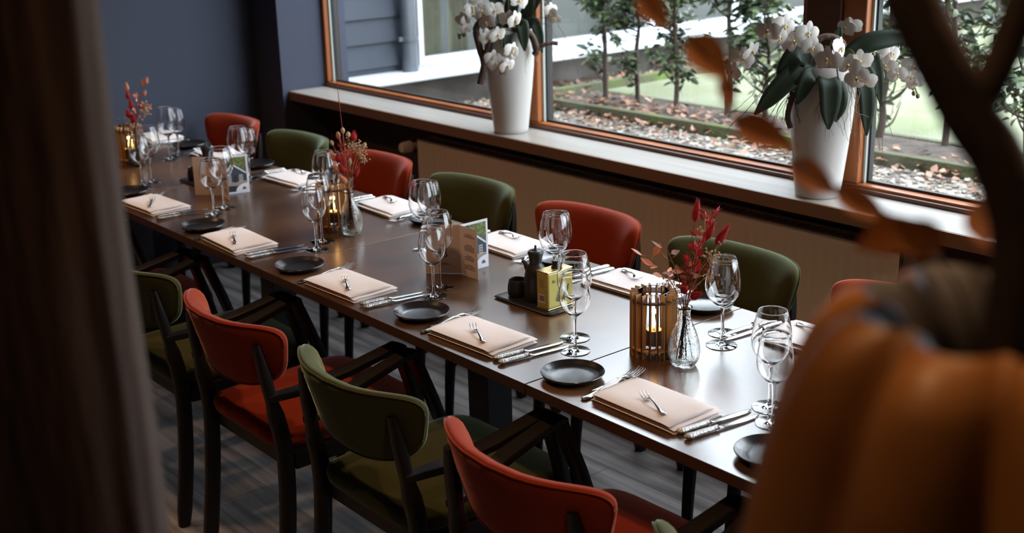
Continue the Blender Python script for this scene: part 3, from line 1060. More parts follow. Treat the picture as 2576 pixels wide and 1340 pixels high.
# seat phrases: (napkin centre x, y, plate x, y, glass small xy, glass big xy, phrase, show flags)
NEAR = [
    dict(nap=(0.290, 0.119), plate=(0.047, 0.103), gs=(0.511, 0.236), gb=(0.455, 0.295), ph='before the nearest orange aisle chair', kn=(0.416, 0.052)),
    dict(nap=(-0.296, 0.111), plate=(-0.535, 0.103), gs=(-0.072, 0.221), gb=(-0.138, 0.281), ph='before the green aisle chair, by the oil tin', kn=(-0.157, 0.036)),
    dict(nap=(-0.870, 0.096), plate=(-1.127, 0.087), gs=(-0.643, 0.222), gb=(-0.695, 0.283), ph='before the aisle chair with bright orange seat', kn=(-0.714, 0.026)),
    dict(nap=(-1.508, 0.090), plate=(-1.753, 0.089), gs=(-1.265, 0.230), gb=(-1.329, 0.290), ph='before the green aisle chair by the post', kn=(-1.354, 0.026)),
    dict(nap=(-2.150, 0.100), plate=(-2.400, 0.110), gs=(-1.892, 0.201), gb=(-1.950, 0.270), ph='at the aisle place left of the far menu card', kn=(-1.995, 0.030)),
    dict(nap=None, plate=None, gs=(-2.476, 0.201), gb=(-2.525, 0.262), ph='at the aisle place farthest along, half behind the post', kn=None),
    dict(nap=None, plate=(0.610, 0.109), gs=None, gb=None, ph='before the lowest green aisle chair, cut by the amber vase', kn=None),
]
FAR = [
    dict(nap=(0.293, 0.668), plate=None, gs=(0.091, 0.567), gb=(0.143, 0.503), ph='before the red window-side chair near the amber vase', kn=(0.150, 0.735)),
    dict(nap=(-0.318, 0.672), plate=(-0.065, 0.680), gs=(-0.509, 0.566), gb=(-0.457, 0.502), ph='before the green window-side chair behind the near bouquet', kn=(-0.465, 0.738)),
    dict(nap=(-0.872, 0.676), plate=(-0.635, 0.683), gs=(-1.073, 0.531), gb=(-1.021, 0.467), ph='before the red chair behind the condiment tray', kn=(-1.03, 0.735)),
    dict(nap=(-1.520, 0.680), plate=(-1.281, 0.680), gs=(-1.672, 0.554), gb=(-1.620, 0.490), ph='before the green chair behind the near menu', kn=(-1.675, 0.725)),
    dict(nap=(-2.140, 0.670), plate=(-1.890, 0.690), gs=(-2.302, 0.564), gb=(-2.250, 0.500), ph='before the red chair behind the middle bouquet', kn=(-2.300, 0.725)),
    dict(nap=(-2.760, 0.665), plate=(-2.470, 0.684), gs=(-2.922, 0.564), gb=(-2.870, 0.500), ph='before the green chair beside the blue pier', kn=(-2.92, 0.725)),
    dict(nap=(-3.330, 0.655), plate=(-3.050, 0.674), gs=None, gb=None, ph='before the last red chair at the blue wall', kn=None),
]
random.seed(40)
for row, far in ((NEAR, False), (FAR, True)):
    for i, s in enumerate(row):
        rz0 = pi if far else 0.0
        sg = -1 if far else 1
        ph = s['ph']
        if s['nap']:
            nx, ny = s['nap']
            jr = random.uniform(-0.05, 0.05)
            place(nap0, (nx, ny, T), rz0 + jr, 'folded white napkin ' + ph)
            # dessert fork lying face down on the napkin
            jig = random.uniform(-.2, .2)
            if far:
                fx, fy, a = nx - 0.080, ny + 0.035, radians(-100) + jig
            else:
                fx, fy, a = nx + 0.076, ny - 0.052, radians(64) + jig * 0.5
            place(fork2, (fx, fy, T + 0.0215), a, 'small dessert fork on the napkin ' + ph)
            place(fork0, (nx - sg * 0.134, ny - sg * 0.088, T + 0.0003), rz0 + 0.13, 'dinner fork close to the napkin ' + ph)
            place(fork1, (nx - sg * 0.150, ny - sg * 0.045, T + 0.0003), rz0 + 0.03, 'smaller outer fork ' + ph)
        if s['kn']:
            kx, ky = s['kn']
            place(kn0, (kx, ky, T), rz0 - 0.10 + random.uniform(-.03, .03), 'knife touching the napkin ' + ph)
            place(kn0, (kx + sg * 0.028, ky - sg * 0.008, T), rz0 - 0.12 + random.uniform(-.03, .03), 'outer knife of the pair ' + ph)
        if s['plate']:
            place(plate0, (*s['plate'], T), 0, 'small round black side plate ' + ph)
        if s['gs']:
            place(gl_small, (*s['gs'], T), 0, 'smaller wine glass ' + ph)
            place(gl_big, (*s['gb'], T), 0, 'larger wine glass ' + ph)

# ------------------------------------------------------------------ lanterns with candles
def make_lantern(label):
    t = thing('candle_lantern', label, 'lantern', group='slatted wooden candle lanterns')
    H = 0.158
    for k in range(18):
        a = 2 * pi * k / 18 + 0.08
        mb = MB()
        r0, r1, th = 0.0385, 0.0560, 0.0016
        R = Matrix.Rotation(a, 3, 'Z')
        vs = [R @ V(x, y, z) for x, y, z in [(r0, -th, 0), (r1, -th, 0), (r1, th, 0), (r0, th, 0), (r0, -th, H), (r1, -th, H), (r1, th, H), (r0, th, H)]]
        mb.add(vs, [(0, 1, 5, 4), (2, 3, 7, 6)], 0)
        mb.add(vs, [(0, 3, 2, 1), (4, 5, 6, 7), (1, 2, 6, 5), (3, 0, 4, 7)], 1)
        mb.build('slat', ['plywood', 'burnt_edge'], t, smooth=0)
    for z, nm in ((0.020, 'bottom_ring'), (H - 0.020, 'top_ring')):
        mb = MB()
        ri = 0.0005 if nm == 'bottom_ring' else 0.0405
        mb.lathe([(ri, z), (0.0545, z), (0.0545, z + 0.0035), (ri, z + 0.0035), (ri, z)], n=48, mi=0)
        mb.build(nm, 'burnt_edge' if nm == 'top_ring' else 'plywood', t, smooth=30)
    z0 = 0.0245
    mb = MB()
    mb.lathe([(0.0001, z0), (0.0360, z0), (0.0372, z0 + 0.003), (0.0372, H + 0.000), (0.0362, H + 0.001), (0.0350, H), (0.0350, z0 + 0.006), (0.0001, z0 + 0.006)], n=40)
    mb.build('glass_cylinder', 'crystal', t, smooth=50)
    c = thing('candle', label.replace('candle lantern', 'pillar candle inside the lantern') , 'candle', group='candles in the lanterns')
    hc = 0.034
    MB().lathe([(0.0001, 0), (0.0185, 0), (0.019, 0.001), (0.019, hc - 0.002), (0.0175, hc), (0.008, hc - 0.003), (0.0001, hc - 0.004)], n=28).build('wax_body', 'wax', c, smooth=50)
    MB().tube([(0, 0, hc - 0.005), (0.0005, 0, hc + 0.006)], 0.0008, 6).build('wick', 'ink', c)
    MB().lathe([(0.0001, hc + 0.002), (0.0030, hc + 0.005), (0.0044, hc + 0.010), (0.0038, hc + 0.017), (0.0020, hc + 0.025), (0.0001, hc + 0.032)], n=14).build('flame', 'flame', c, smooth=180)
    return t, c, z0 + 0.0062
LAN = [((0.067, 0.345), 'slatted wooden candle lantern nearest the camera, next to the tall red bunny-tail bouquet'),
       ((-1.427, 0.400), 'slatted wooden candle lantern in the middle of the table run'),
       ((-2.920, 0.350), 'slatted wooden candle lantern at the far left, half behind the post')]
CL = ['white candle burning in the nearest lantern', 'white candle burning in the middle lantern', 'white candle burning in the farthest lantern']
lan, can, cz = make_lantern('x')
for i, ((x, y), lab) in enumerate(LAN):
    if i == 0:
        l_, c_ = lan, can
    else:
        l_, c_ = dup(lan, (x, y, T)), dup(can, (x, y, T))
    l_.location = (x, y, T)
    c_.location = (x + 0.006, y - 0.004, T + cz)
    l_['label'] = lab
    c_['label'] = CL[i]
    light('candle_light', 'POINT', (x + 0.006, y - 0.004, T + cz + 0.074), 1.6, (1.0, 0.48, 0.16), 0.006)

# ------------------------------------------------------------------ bud vases and dried bouquets
def make_budvase(label):
    mb = MB()
    o_ = [(0.0001, 0.0003), (0.022, 0.0003), (0.027, 0.002), (0.034, 0.014), (0.0375, 0.030), (0.0375, 0.045), (0.034, 0.064), (0.027, 0.084), (0.019, 0.103), (0.0142, 0.118), (0.0130, 0.128), (0.0145, 0.136), (0.0185, 0.141)]
    i_ = [(r - 0.0018, z) for r, z in o_[3:]]
    prof = o_ + [(0.0180, 0.1425)] + list(reversed(i_)) + [(0.027, 0.008), (0.0001, 0.007)]
    mb.lathe(prof, n=44)
    return tag(mb.build('bud_vase', 'embossed_glass', smooth=70), label, 'vase', 'small embossed glass bud vases')
BV = [((0.165, 0.345), 'small embossed clear glass bud vase right of the nearest lantern'),
      ((-1.340, 0.408), 'small embossed clear glass bud vase right of the middle lantern'),
      ((-2.845, 0.345), 'small clear glass bud vase at the far left by the timber post')]
bv = make_budvase('x')
for i, ((x, y), lab) in enumerate(BV):
    o = bv if i == 0 else dup(bv, (x, y, T))
    o.location = (x, y, T)
    o['label'] = lab

def bunny(mb, base, tip, r):
    """fluffy ovate head between base and tip"""
    base, tip = Vector(base), Vector(tip)
    d = (tip - base)
    pts = [base.lerp(tip, k / 8) for k in range(9)]
    mb.tube(pts, [r * v for v in (0.25, 0.8, 1.0, 1.02, 0.95, 0.82, 0.62, 0.4, 0.1)], 10)
    L = d.length
    dn = d.normalized()
    for k in range(150):
        t = random.uniform(0.02, 0.98)
        a = random.uniform(0, 2 * pi)
        s1 = dn.orthogonal().normalized()
        s2 = dn.cross(s1)
        rr = r * (0.9 if t < 0.6 else 1.5 * (1 - t) + 0.2)
        p = base.lerp(tip, t) + (s1 * cos(a) + s2 * sin(a)) * rr
        q = p + (s1 * cos(a) + s2 * sin(a)) * r * 0.35 + dn * r * 0.9
        mb.add([p - s1 * 0.0003, p + s2 * 0.0004, q], [(0, 1, 2)])
def oat(mb, pts, n, size):
    """spikelets along a stem"""
    P = spline(pts, 6)
    for k in range(n):
        t = 0.35 + 0.65 * k / n
        p = P[int(t * (len(P) - 1))]
        a = random.uniform(0, 2 * pi)
        d = V(cos(a), sin(a), random.uniform(0.4, 1.6)).normalized()
        q = p + d * size * 0.7
        mb.tube([p, q], 0.0005, 4)
        mb.leaf(q, d + V(0, 0, 0.3), (cos(a + 1), sin(a + 1), 0.3), size, size * 0.30, 0.5, 0.1, 3)
        mb.leaf(q, d + V(0.2, 0, 0.1), (cos(a + 2.6), sin(a + 2.6), 0.1), size * 0.9, size * 0.28, 0.5, -0.1, 3)
def dried_leafstem(mb, pts, n, size):
    P = spline(pts, 6)
    for k in range(n):
        t = 0.45 + 0.55 * k / max(1, n - 1)
        p = P[int(t * (len(P) - 1))]
        a = k * 2.4 + random.uniform(-.5, .5)
        d = V(cos(a), sin(a), random.uniform(-0.2, 0.8)).normalized()
        q = p + d * size * 0.4
        mb.tube([p, q], 0.0005, 4)
        mb.leaf(q, d, (random.uniform(-1, 1), random.uniform(-1, 1), 0.6), size, size * 0.52, 0.25, 0.25, 4)
def tiny(mb, c, spread, n, r):
    c = Vector(c)
    for k in range(n):
        p = c + V(random.gauss(0, spread), random.gauss(0, spread), random.gauss(0, spread))
        mb.tube([c + V(0, 0, -spread * 2.4), c.lerp(p, 0.6), p], 0.0004, 3)
        mb.ico(p, r * random.uniform(0.7, 1.3))
def bouquet(x, y, lab, spec, seed):
    random.seed(seed)
    root = thing('dried_flower_bouquet', lab, 'dried flowers', (x, y, T), 0, 'dried flower bouquets in the bud vases')
    for kind, tip, m_, args in spec:
        tip = Vector(tip)
        neck = V(tip.x * 0.04 + random.uniform(-.004, .004), tip.y * 0.04 + random.uniform(-.004, .004), 0.13)
        foot = V(-tip.x * 0.15 + random.uniform(-.008, .008), -tip.y * 0.15 + random.uniform(-.008, .008), 0.012)
        mid = neck.lerp(tip, 0.5) + V(-tip.x * 0.12, -tip.y * 0.12, 0.01)
        pts = [foot, neck, mid, tip]
        st = MB()
        end = pts
        if kind == 'bunny':
            ln, r = args
            d = (tip - mid).normalized()
            st.tube(spline([foot, neck, mid, tip - d * ln], 5), 0.0009, 5)
            so = st.build('stem', 'stem_red', root)
            h = MB()
            bunny(h, tip - d * ln, tip, r)
            h.build('flower_head', m_, so)
        elif kind == 'oat':
            st.tube(spline(pts, 5), 0.0009, 5)
            so = st.build('stem', 'stem_red', root)
            h = MB()
            oat(h, pts[1:], *args)
            h.build('seed_head', m_, so)
        elif kind == 'leaf':
            st.tube(spline(pts, 5), 0.0010, 5)
            so = st.build('stem', 'dry_brown', root)
            h = MB()
            dried_leafstem(h, pts[1:], *args)
            h.build('leaves', m_, so)
        elif kind == 'tiny':
            st.tube(spline(pts, 5), 0.0007, 5)
            so = st.build('stem', 'dry_beige', root)
            h = MB()
            tiny(h, tip, *args)
            h.build('flower_cluster', m_, so)
        elif kind == 'pod':
            st.tube(spline(pts, 5), 0.0007, 5)
            so = st.build('stem', 'dry_beige', root)
            h = MB()
            d = (tip - mid).normalized()
            ln, r = args
            h.tube([tip - d * ln, tip - d * ln * .6, tip - d * ln * .2, tip], [r * .4, r, r * .8, r * .2], 10)
            h.build('seed_pod', m_, so)
    return root
# image-right direction is about (0.64, 0.77), towards the camera (0.77,-0.64)
def RR(a, b, z):
    """a metres along the picture's right, b metres towards the viewer"""
    return (0.64 * a + 0.77 * b, 0.77 * a - 0.64 * b, z)
bouquet(0.165, 0.345, 'bouquet of crimson bunny tails, pink oats and russet leaves in the nearest bud vase', [
    ('bunny', RR(0.026, 0.0, 0.395), 'bunny_red', (0.052, 0.0085)),
    ('bunny', RR(0.062, 0.01, 0.345), 'bunny_red', (0.045, 0.0075)),
    ('bunny', RR(0.098, 0.0, 0.335), 'bunny_red', (0.056, 0.0095)),
    ('bunny', RR(0.034, 0.03, 0.185), 'bunny_red', (0.035, 0.009)),
    ('bunny', RR(-0.006, 0.03, 0.215), 'bunny_red', (0.045, 0.009)),
    ('oat', RR(0.060, 0.02, 0.375), 'oat_pink', (26, 0.022)),
    ('oat', RR(0.030, 0.01, 0.300), 'oat_pink', (26, 0.020)),
    ('oat', RR(0.015, 0.0, 0.260), 'dry_brown', (12, 0.016)),
    ('leaf', RR(-0.088, 0.0, 0.265), 'dry_peach', (8, 0.034)),
    ('leaf', RR(-0.045, 0.02, 0.285), 'dry_brown', (8, 0.030)),
    ('leaf', RR(0.000, 0.01, 0.240), 'dry_peach', (6, 0.026)),
    ('leaf', RR(0.040, 0.02, 0.240), 'dry_brown', (6, 0.024)),
    ('tiny', RR(-0.040, 0.01, 0.212), 'dry_beige', (0.010, 22, 0.0022)),
    ('tiny', RR(0.055, 0.02, 0.270), 'dry_beige', (0.012, 26, 0.0024)),
    ('tiny', RR(0.055, 0.0, 0.220), 'dry_beige', (0.010, 18, 0.0022)),
    ('tiny', RR(0.045, -0.02, 0.320), 'dry_beige', (0.010, 18, 0.0024)),
], 3)
bouquet(-1.340, 0.408, 'bouquet of red, peach and beige dried flowers in the middle bud vase', [
    ('bunny', RR(-0.020, -0.02, 0.52), 'stem_red', (0.13, 0.0012)),
    ('bunny', RR(0.028, 0.0, 0.335), 'bunny_red', (0.030, 0.0105)),
    ('bunny', RR(0.040, 0.02, 0.225), 'bunny_red', (0.040, 0.0095)),
    ('bunny', RR(-0.030, 0.01, 0.270), 'bunny_red', (0.034, 0.0095)),
    ('bunny', RR(-0.020, 0.02, 0.235), 'bunny_red', (0.030, 0.0095)),
    ('bunny', RR(-0.052, 0.0, 0.275), 'dry_peach', (0.040, 0.0100)),
    ('bunny', RR(-0.042, 0.02, 0.235), 'dry_peach', (0.036, 0.0090)),
    ('bunny', RR(-0.022, 0.03, 0.200), 'dry_peach', (0.036, 0.0100)),
    ('oat', RR(-0.016, 0.0, 0.315), 'oat_pink', (18, 0.018)),
    ('oat', RR(0.000, 0.01, 0.270), 'oat_pink', (18, 0.018)),
    ('pod', RR(-0.026, -0.01, 0.335), 'dry_beige', (0.022, 0.007)),
    ('pod', RR(-0.008, 0.0, 0.350), 'dry_beige', (0.020, 0.007)),
    ('pod', RR(0.010, 0.01, 0.338), 'dry_beige', (0.020, 0.008)),
    ('pod', RR(0.062, 0.0, 0.300), 'dry_beige', (0.022, 0.007)),
    ('pod', RR(-0.048, 0.0, 0.310), 'dry_beige', (0.018, 0.006)),
    ('pod', RR(0.012, 0.02, 0.255), 'dry_beige', (0.026, 0.007)),
    ('pod', RR(0.018, 0.02, 0.215), 'dry_brown', (0.026, 0.007)),
    ('tiny', RR(0.040, 0.0, 0.280), 'dry_beige', (0.014, 34, 0.0028)),
    ('tiny', RR(0.020, 0.0, 0.300), 'dry_beige', (0.012, 24, 0.0028)),
    ('tiny', RR(0.055, 0.01, 0.255), 'dry_beige', (0.010, 20, 0.0026)),
], 4)
bouquet(-2.845, 0.345, 'bouquet of dark red and peach dried flowers at the far left by the post', [
    ('bunny', RR(0.000, 0.0, 0.270), 'bunny_red', (0.036, 0.010)),
    ('bunny', RR(-0.018, 0.01, 0.235), 'bunny_red', (0.036, 0.010)),
    ('bunny', RR(0.010, 0.02, 0.215), 'bunny_red', (0.036, 0.011)),
    ('bunny', RR(-0.010, 0.0, 0.310), 'bunny_red', (0.036, 0.009)),
    ('bunny', RR(0.050, 0.0, 0.255), 'bunny_red', (0.028, 0.009)),
    ('bunny', RR(0.078, 0.0, 0.360), 'dry_peach', (0.026, 0.008)),
    ('bunny', RR(0.060, 0.0, 0.350), 'dry_peach', (0.022, 0.006)),
    ('bunny', RR(0.068, 0.01, 0.310), 'dry_peach', (0.024, 0.007)),
    ('bunny', RR(0.028, 0.0, 0.300), 'dry_peach', (0.020, 0.006)),
    ('bunny', RR(0.080, 0.0, 0.250), 'dry_peach', (0.026, 0.007)),
    ('bunny', RR(-0.012, -0.01, 0.340), 'dry_peach', (0.030, 0.007)),
    ('tiny', RR(0.050, 0.01, 0.235), 'dry_beige', (0.016, 30, 0.004)),
    ('tiny', RR(-0.010, 0.0, 0.20), 'dry_beige', (0.016, 24, 0.004)),
    ('leaf', RR(0.030, 0.0, 0.280), 'dry_peach', (6, 0.024)),
], 5)

# ------------------------------------------------------------------ condiment trays
def make_tray(x, y, rz, lab, sep):
    out = []
    tr = MB()
    tr.superell((0, 0, 0.0045), (0.115, 0.052, 0.0045), 0.6, 0.22, 40, 8)
    o = tag(tr.build('serving_tray', 'slate', smooth=60), lab, 'tray', 'black condiment trays')
    o.location = (x, y, T)
    o.rotation_euler = (0, 0, rz)
    return o
RZT = 0.03
make_tray(-0.408, 0.382, RZT, 'narrow black tray carrying cup, black bottle and yellow oil tin', None)
make_tray(-2.36, 0.395, RZT, 'narrow black tray with black pots behind the far menu card', None)
def sauce_bottle(lab, loc):
    r = thing('sauce_bottle', lab, 'bottle', loc, 0, 'black stoneware bottles on the trays')
    mb = MB()
    mb.lathe([(0.0001, 0), (0.030, 0), (0.0325, 0.003), (0.033, 0.02), (0.0325, 0.055), (0.030, 0.075), (0.024, 0.092), (0.0175, 0.101), (0.0165, 0.106), (0.018, 0.118), (0.0215, 0.130), (0.0218, 0.133), (0.0205, 0.1345), (0.0001, 0.133)], n=36)
    mb.build('bottle_body', 'black_stone', r, smooth=50)
    s_ = MB()
    d = V(-0.80, -0.25, 0)
    s_.tube([d * 0.020 + V(0, 0, 0.072), d * 0.031 + V(0, 0, 0.086), d * 0.040 + V(0, 0, 0.099), d * 0.050 + V(0, 0, 0.103)], [0.013, 0.009, 0.006, 0.004], 10)
    s_.build('spout', 'black_stone', r, smooth=60)
    l_ = MB()
    l_.lathe([(0.0195, 0.134), (0.0185, 0.1375), (0.006, 0.139), (0.0035, 0.142), (0.0030, 0.150), (0.0015, 0.152), (0.0001, 0.152)], n=24)
    l_.build('lid', 'black_stone', r, smooth=50)
    return r
def salt_cup(lab, loc):
    r = thing('salt_cup', lab, 'cup', loc, 0, 'small black cups on the trays')
    mb = MB()
    mb.lathe([(0.0001, 0.0), (0.022, 0.0), (0.026, 0.004), (0.0275, 0.016), (0.0262, 0.032), (0.0232, 0.046), (0.0222, 0.0472), (0.0212, 0.046), (0.024, 0.032), (0.0245, 0.016), (0.020, 0.006), (0.0001, 0.006)], n=36)
    mb.build('cup_body', 'black_stone', r, smooth=50)
    sp = thing('salt_spoon', 'tiny brown spoon standing in the cup on the ' + ('near' if 'near' in lab else 'far') + ' tray', 'spoon', loc, 0, 'tiny spoons in the cups')
    m2 = MB()
    m2.tube([(-0.006, 0.0, 0.0085), (0.012, 0.004, 0.032), (0.026, 0.007, 0.054)], [(0.0045, 0.0015), (0.0018, 0.0012), (0.0022, 0.0012)], 8)
    m2.build('spoon_body', 'burnt_edge', sp)
    return r
TZ = T + 0.0092
sauce_bottle('black stoneware bottle with side spout left of the yellow oil tin', (-0.405, 0.388, TZ))
salt_cup('small open black cup at the left end of the near tray', (-0.467, 0.375, TZ))
sauce_bottle('black stoneware bottle on the far tray behind the menu card', (-2.330, 0.405, TZ))
salt_cup('small black cup on the far tray left of the menu card', (-2.410, 0.385, TZ))
# oil tin
tin = thing('olive_oil_tin', 'yellow rectangular olive oil tin with black cap on the near tray', 'oil tin', (-0.336, 0.392, TZ), 0.03)
HX, HY, HT = 0.022, 0.044, 0.103
MB().bx(-HX, HX, -HY, HY, 0.003, HT - 0.003).build('tin_body', 'tin_yellow', tin, smooth=0, bevel=0.0045)
mb = MB()
mb.bx(-HX - 0.0006, HX + 0.0006, -HY - 0.0006, HY + 0.0006, 0.0, 0.003)
mb.build('tin_rim', 'tin_gold', tin, smooth=0, bevel=0.001)
MB().bx(-HX - 0.0006, HX + 0.0006, -HY - 0.0006, HY + 0.0006, HT - 0.003, HT).build('tin_rim', 'tin_gold', tin, smooth=0, bevel=0.001)
# darker narrow side label facing -y, with barcode
sd = MB()
sd.bx(-HX + 0.003, HX - 0.003, -HY - 0.0004, -HY, 0.005, HT - 0.006)
sd.build('side_label', 'tin_side', tin, smooth=0)
mb = MB()
mb.bx(-0.014, 0.011, -HY - 0.0007, -HY - 0.0004, 0.018, 0.040)
mb.build('barcode_patch', 'paper', tin, smooth=0)
mb = MB()
random.seed(2)
x = -0.012
while x < 0.009:
    w_ = random.choice((0.0006, 0.001, 0.0014))
    mb.bx(x, x + w_, -HY - 0.001, -HY - 0.0007, 0.022, 0.038)
    x += w_ + random.choice((0.0007, 0.0011))
for k in range(6):
    mb.bx(-0.010, 0.006 + 0.003 * (k % 2), -HY - 0.0007, -HY - 0.0004, 0.060 + k * 0.004, 0.0608 + k * 0.004)
mb.build('barcode', 'ink', tin, smooth=0)
cp = MB()
cp.lathe([(0.0001, HT), (0.011, HT), (0.011, HT + 0.004), (0.0085, HT + 0.005), (0.0085, HT + 0.017), (0.0095, HT + 0.018), (0.0095, HT + 0.021), (0.0001, HT + 0.0215)], c=(0, 0.004, 0), n=24)
cp.build('cap', 'black_plastic', tin, smooth=40)
def text_mesh(txt, size, ext, name, m, parent, loc, rot, align='LEFT'):
    fc = bpy.data.curves.new(name, 'FONT')
    fc.body = txt
    fc.size = size
    fc.extrude = ext
    fc.align_x = align
    tmp = bpy.data.objects.new(name, fc)
    COL.objects.link(tmp)
    dg = bpy.context.evaluated_depsgraph_get()
    me = bpy.data.meshes.new_from_object(tmp.evaluated_get(dg))
    bpy.data.objects.remove(tmp)
    me.materials.clear()
    me.materials.append(MATS[m])
    o = bpy.data.objects.new(name, me)
    COL.objects.link(o)
    o.parent = parent
    o.location = loc
    o.rotation_euler = rot
    return o
text_mesh('AL', 0.0125, 0.0001, 'lettering', 'olive_ink', tin, (HX + 0.0004, -0.030, 0.072), (pi / 2, 0, pi / 2))
br = MB()
random.seed(9)
P = [V(HX + 0.0006, -0.004, 0.018), V(HX + 0.0006, 0.002, 0.040), V(HX + 0.0006, 0.012, 0.056)]
br.tube(P, 0.0008, 4)
for k in range(16):
    t = k / 15
    p = P[0].lerp(P[2], t)
    sd_ = 1 if k % 2 else -1
    br.leaf(p, (0, sd_ * 0.9, 0.5), (1, 0, 0), 0.017, 0.005, 0.02, 0, 3)
br.build('olive_branch_print', 'olive_ink', tin, smooth=0)

# ------------------------------------------------------------------ menu cards
def menu(lab, spine, A, B, C, H, key):
    t = thing('menu_card', lab, 'menu card', (spine[0], spine[1], T), 0, 'standing folded menu cards')
    def leaf_(nm, end, m='paper'):
        d = V(end[0] - spine[0], end[1] - spine[1], 0)
        L = d.length
        o = MB().box((L / 2, 0, H / 2), (L, 0.0006, H)).build(nm, m, t, smooth=0)
        o.rotation_euler = (0, 0, math.atan2(d.y, d.x))
        return o, L
    a, LA = leaf_('left_leaf', A)
    b, LB = leaf_('right_leaf', B)
    c, LC = leaf_('cover_leaf', C, 'photo_white')
    # A: local +x runs towards the picture's left; text faces the viewer (+y local for leaf A)
    def lines(o, L, x0, x1, blocks, sy, nm='print_lines'):
        mb = MB()
        for z, nl in blocks:
            for k in range(nl):
                zz = H * z - k * 0.0042
                q = (x1 - x0) * (0.5 if k == 0 else random.uniform(0.8, 1.0)) / 2
                cx_ = (x0 + x1) / 2
                mb.box((cx_, sy * 0.0006, zz), (2 * q, 0.0004, 0.0011))
        return mb.build(nm, 'ink', o, smooth=0)
    random.seed(key)
    sa = 1
    lines(a, LA, LA * 0.28, LA * 0.62, [(0.22, 2)], 1)
    lines(b, LB, LB * 0.22, LB * 0.85, [(0.86, 3), (0.64, 5), (0.42, 4), (0.24, 4)], -1)
    # emblem on leaf A
    text_mesh('B', 0.030, 0.0001, 'emblem', 'ink', a, (LA * 0.45, 0.0006, H * 0.34), (pi / 2, 0, pi), 'CENTER')
    # cover photograph: house under trees, on the viewer's side of the leaf (local -y)
    yy = -0.0005
    def poly(nm, m, pts, k):
        mb = MB()
        n_ = len(pts)
        y1 = yy - k * 0.0002
        vs = [(x * LC, y1, z * H) for x, z in pts] + [(x * LC, y1 + 0.00015, z * H) for x, z in pts]
        fs = [tuple(range(n_)), tuple(reversed(range(n_, 2 * n_)))] + [(j, j + n_, (j + 1) % n_ + n_, (j + 1) % n_) for j in range(n_)]
        mb.add(vs, fs)
        return mb.build(nm, m, c, smooth=0)
    poly('photo_base', 'photo_dark', [(0.04, 0.05), (0.93, 0.05), (0.93, 0.95), (0.04, 0.95)], 0)
    poly('photo_trees', 'photo_green', [(0.30, 0.98 - 0.03), (0.93, 0.95), (0.93, 0.60), (0.70, 0.68), (0.45, 0.80)], 1)
    poly('photo_roof', 'photo_white', [(0.10, 0.52), (0.47, 0.78), (0.91, 0.54), (0.91, 0.50), (0.47, 0.73), (0.10, 0.48)], 3)
    poly('photo_gable', 'photo_house', [(0.14, 0.30), (0.14, 0.50), (0.47, 0.73), (0.88, 0.52), (0.88, 0.30)], 2)
    poly('photo_side', 'photo_roof', [(0.62, 0.66), (0.93, 0.66), (0.93, 0.53), (0.88, 0.52)], 2)
    poly('photo_yard', 'photo_ground', [(0.06, 0.22), (0.06, 0.30), (0.90, 0.32), (0.93, 0.26), (0.60, 0.20)], 3)
    wv = MB()
    for x0 in (0.24, 0.66):
        wv.box(((x0 + 0.06) * LC, yy - 0.0010, 0.40 * H), (0.13 * LC, 0.0002, 0.17 * H))
    wv.build('photo_windows', 'photo_white', c, smooth=0)
    wv = MB()
    for x0 in (0.24, 0.66):
        for dx in (-1, 1):
            for dz in (-1, 0, 1):
                wv.box(((x0 + 0.06 + dx * 0.03) * LC, yy - 0.0012, (0.40 + dz * 0.052) * H), (0.045 * LC, 0.0002, 0.040 * H))
    wv.box((0.52 * LC, yy - 0.0012, 0.39 * H), (0.13 * LC, 0.0002, 0.19 * H))
    wv.build('photo_panes', 'photo_dark', c, smooth=0)
    q = [(0.93, 0.05)] + [(0.93 - 0.42 * cos(a_), 0.05 + 0.21 * sin(a_)) for a_ in [k * pi / 2 / 10 for k in range(11)]]
    poly('badge', 'photo_white', q, 4)
    poly('badge_mark', 'photo_roof', [(0.74, 0.09), (0.88, 0.09), (0.88, 0.13), (0.81, 0.17), (0.74, 0.13)], 5)
    return t
menu('near standing menu card with printed text and house photo beside the condiment tray', (-0.752, 0.402), (-0.829, 0.332), (-0.672, 0.401), (-0.755, 0.506), 0.146, 1)
menu('far standing menu card with house photo in front of the far tray', (-2.128, 0.354), (-2.208, 0.286), (-2.035, 0.335), (-2.105, 0.455), 0.143, 2)

# ------------------------------------------------------------------ orchid pots on the sill
def make_pot(lab, loc):
    mb = MB()
    H = 0.41
    o_ = [(0.0001, 0.0), (0.066, 0.0), (0.069, 0.003), (0.071, 0.02), (0.080, 0.10), (0.089, 0.18), (0.0965, 0.26), (0.1000, 0.33), (0.0990, 0.375), (0.0965, 0.402), (0.0945, H), (0.090, H), (0.088, 0.39), (0.088, 0.34), (0.0001, 0.33)]
    mb.lathe(o_, n=64)
    o = tag(mb.build('orchid_pot', 'ceramic_white', smooth=60), lab, 'flower pot', 'tall white orchid pots on the sill')
    o.location = loc
    return o
Z0 = 0.866
P1, P2 = (-1.822, 1.492, Z0), (-0.322, 1.492, Z0)
make_pot('tall tapered white pot on the sill at the farther mullion', P1)
make_pot('tall tapered white pot on the sill at the nearer mullion', P2)

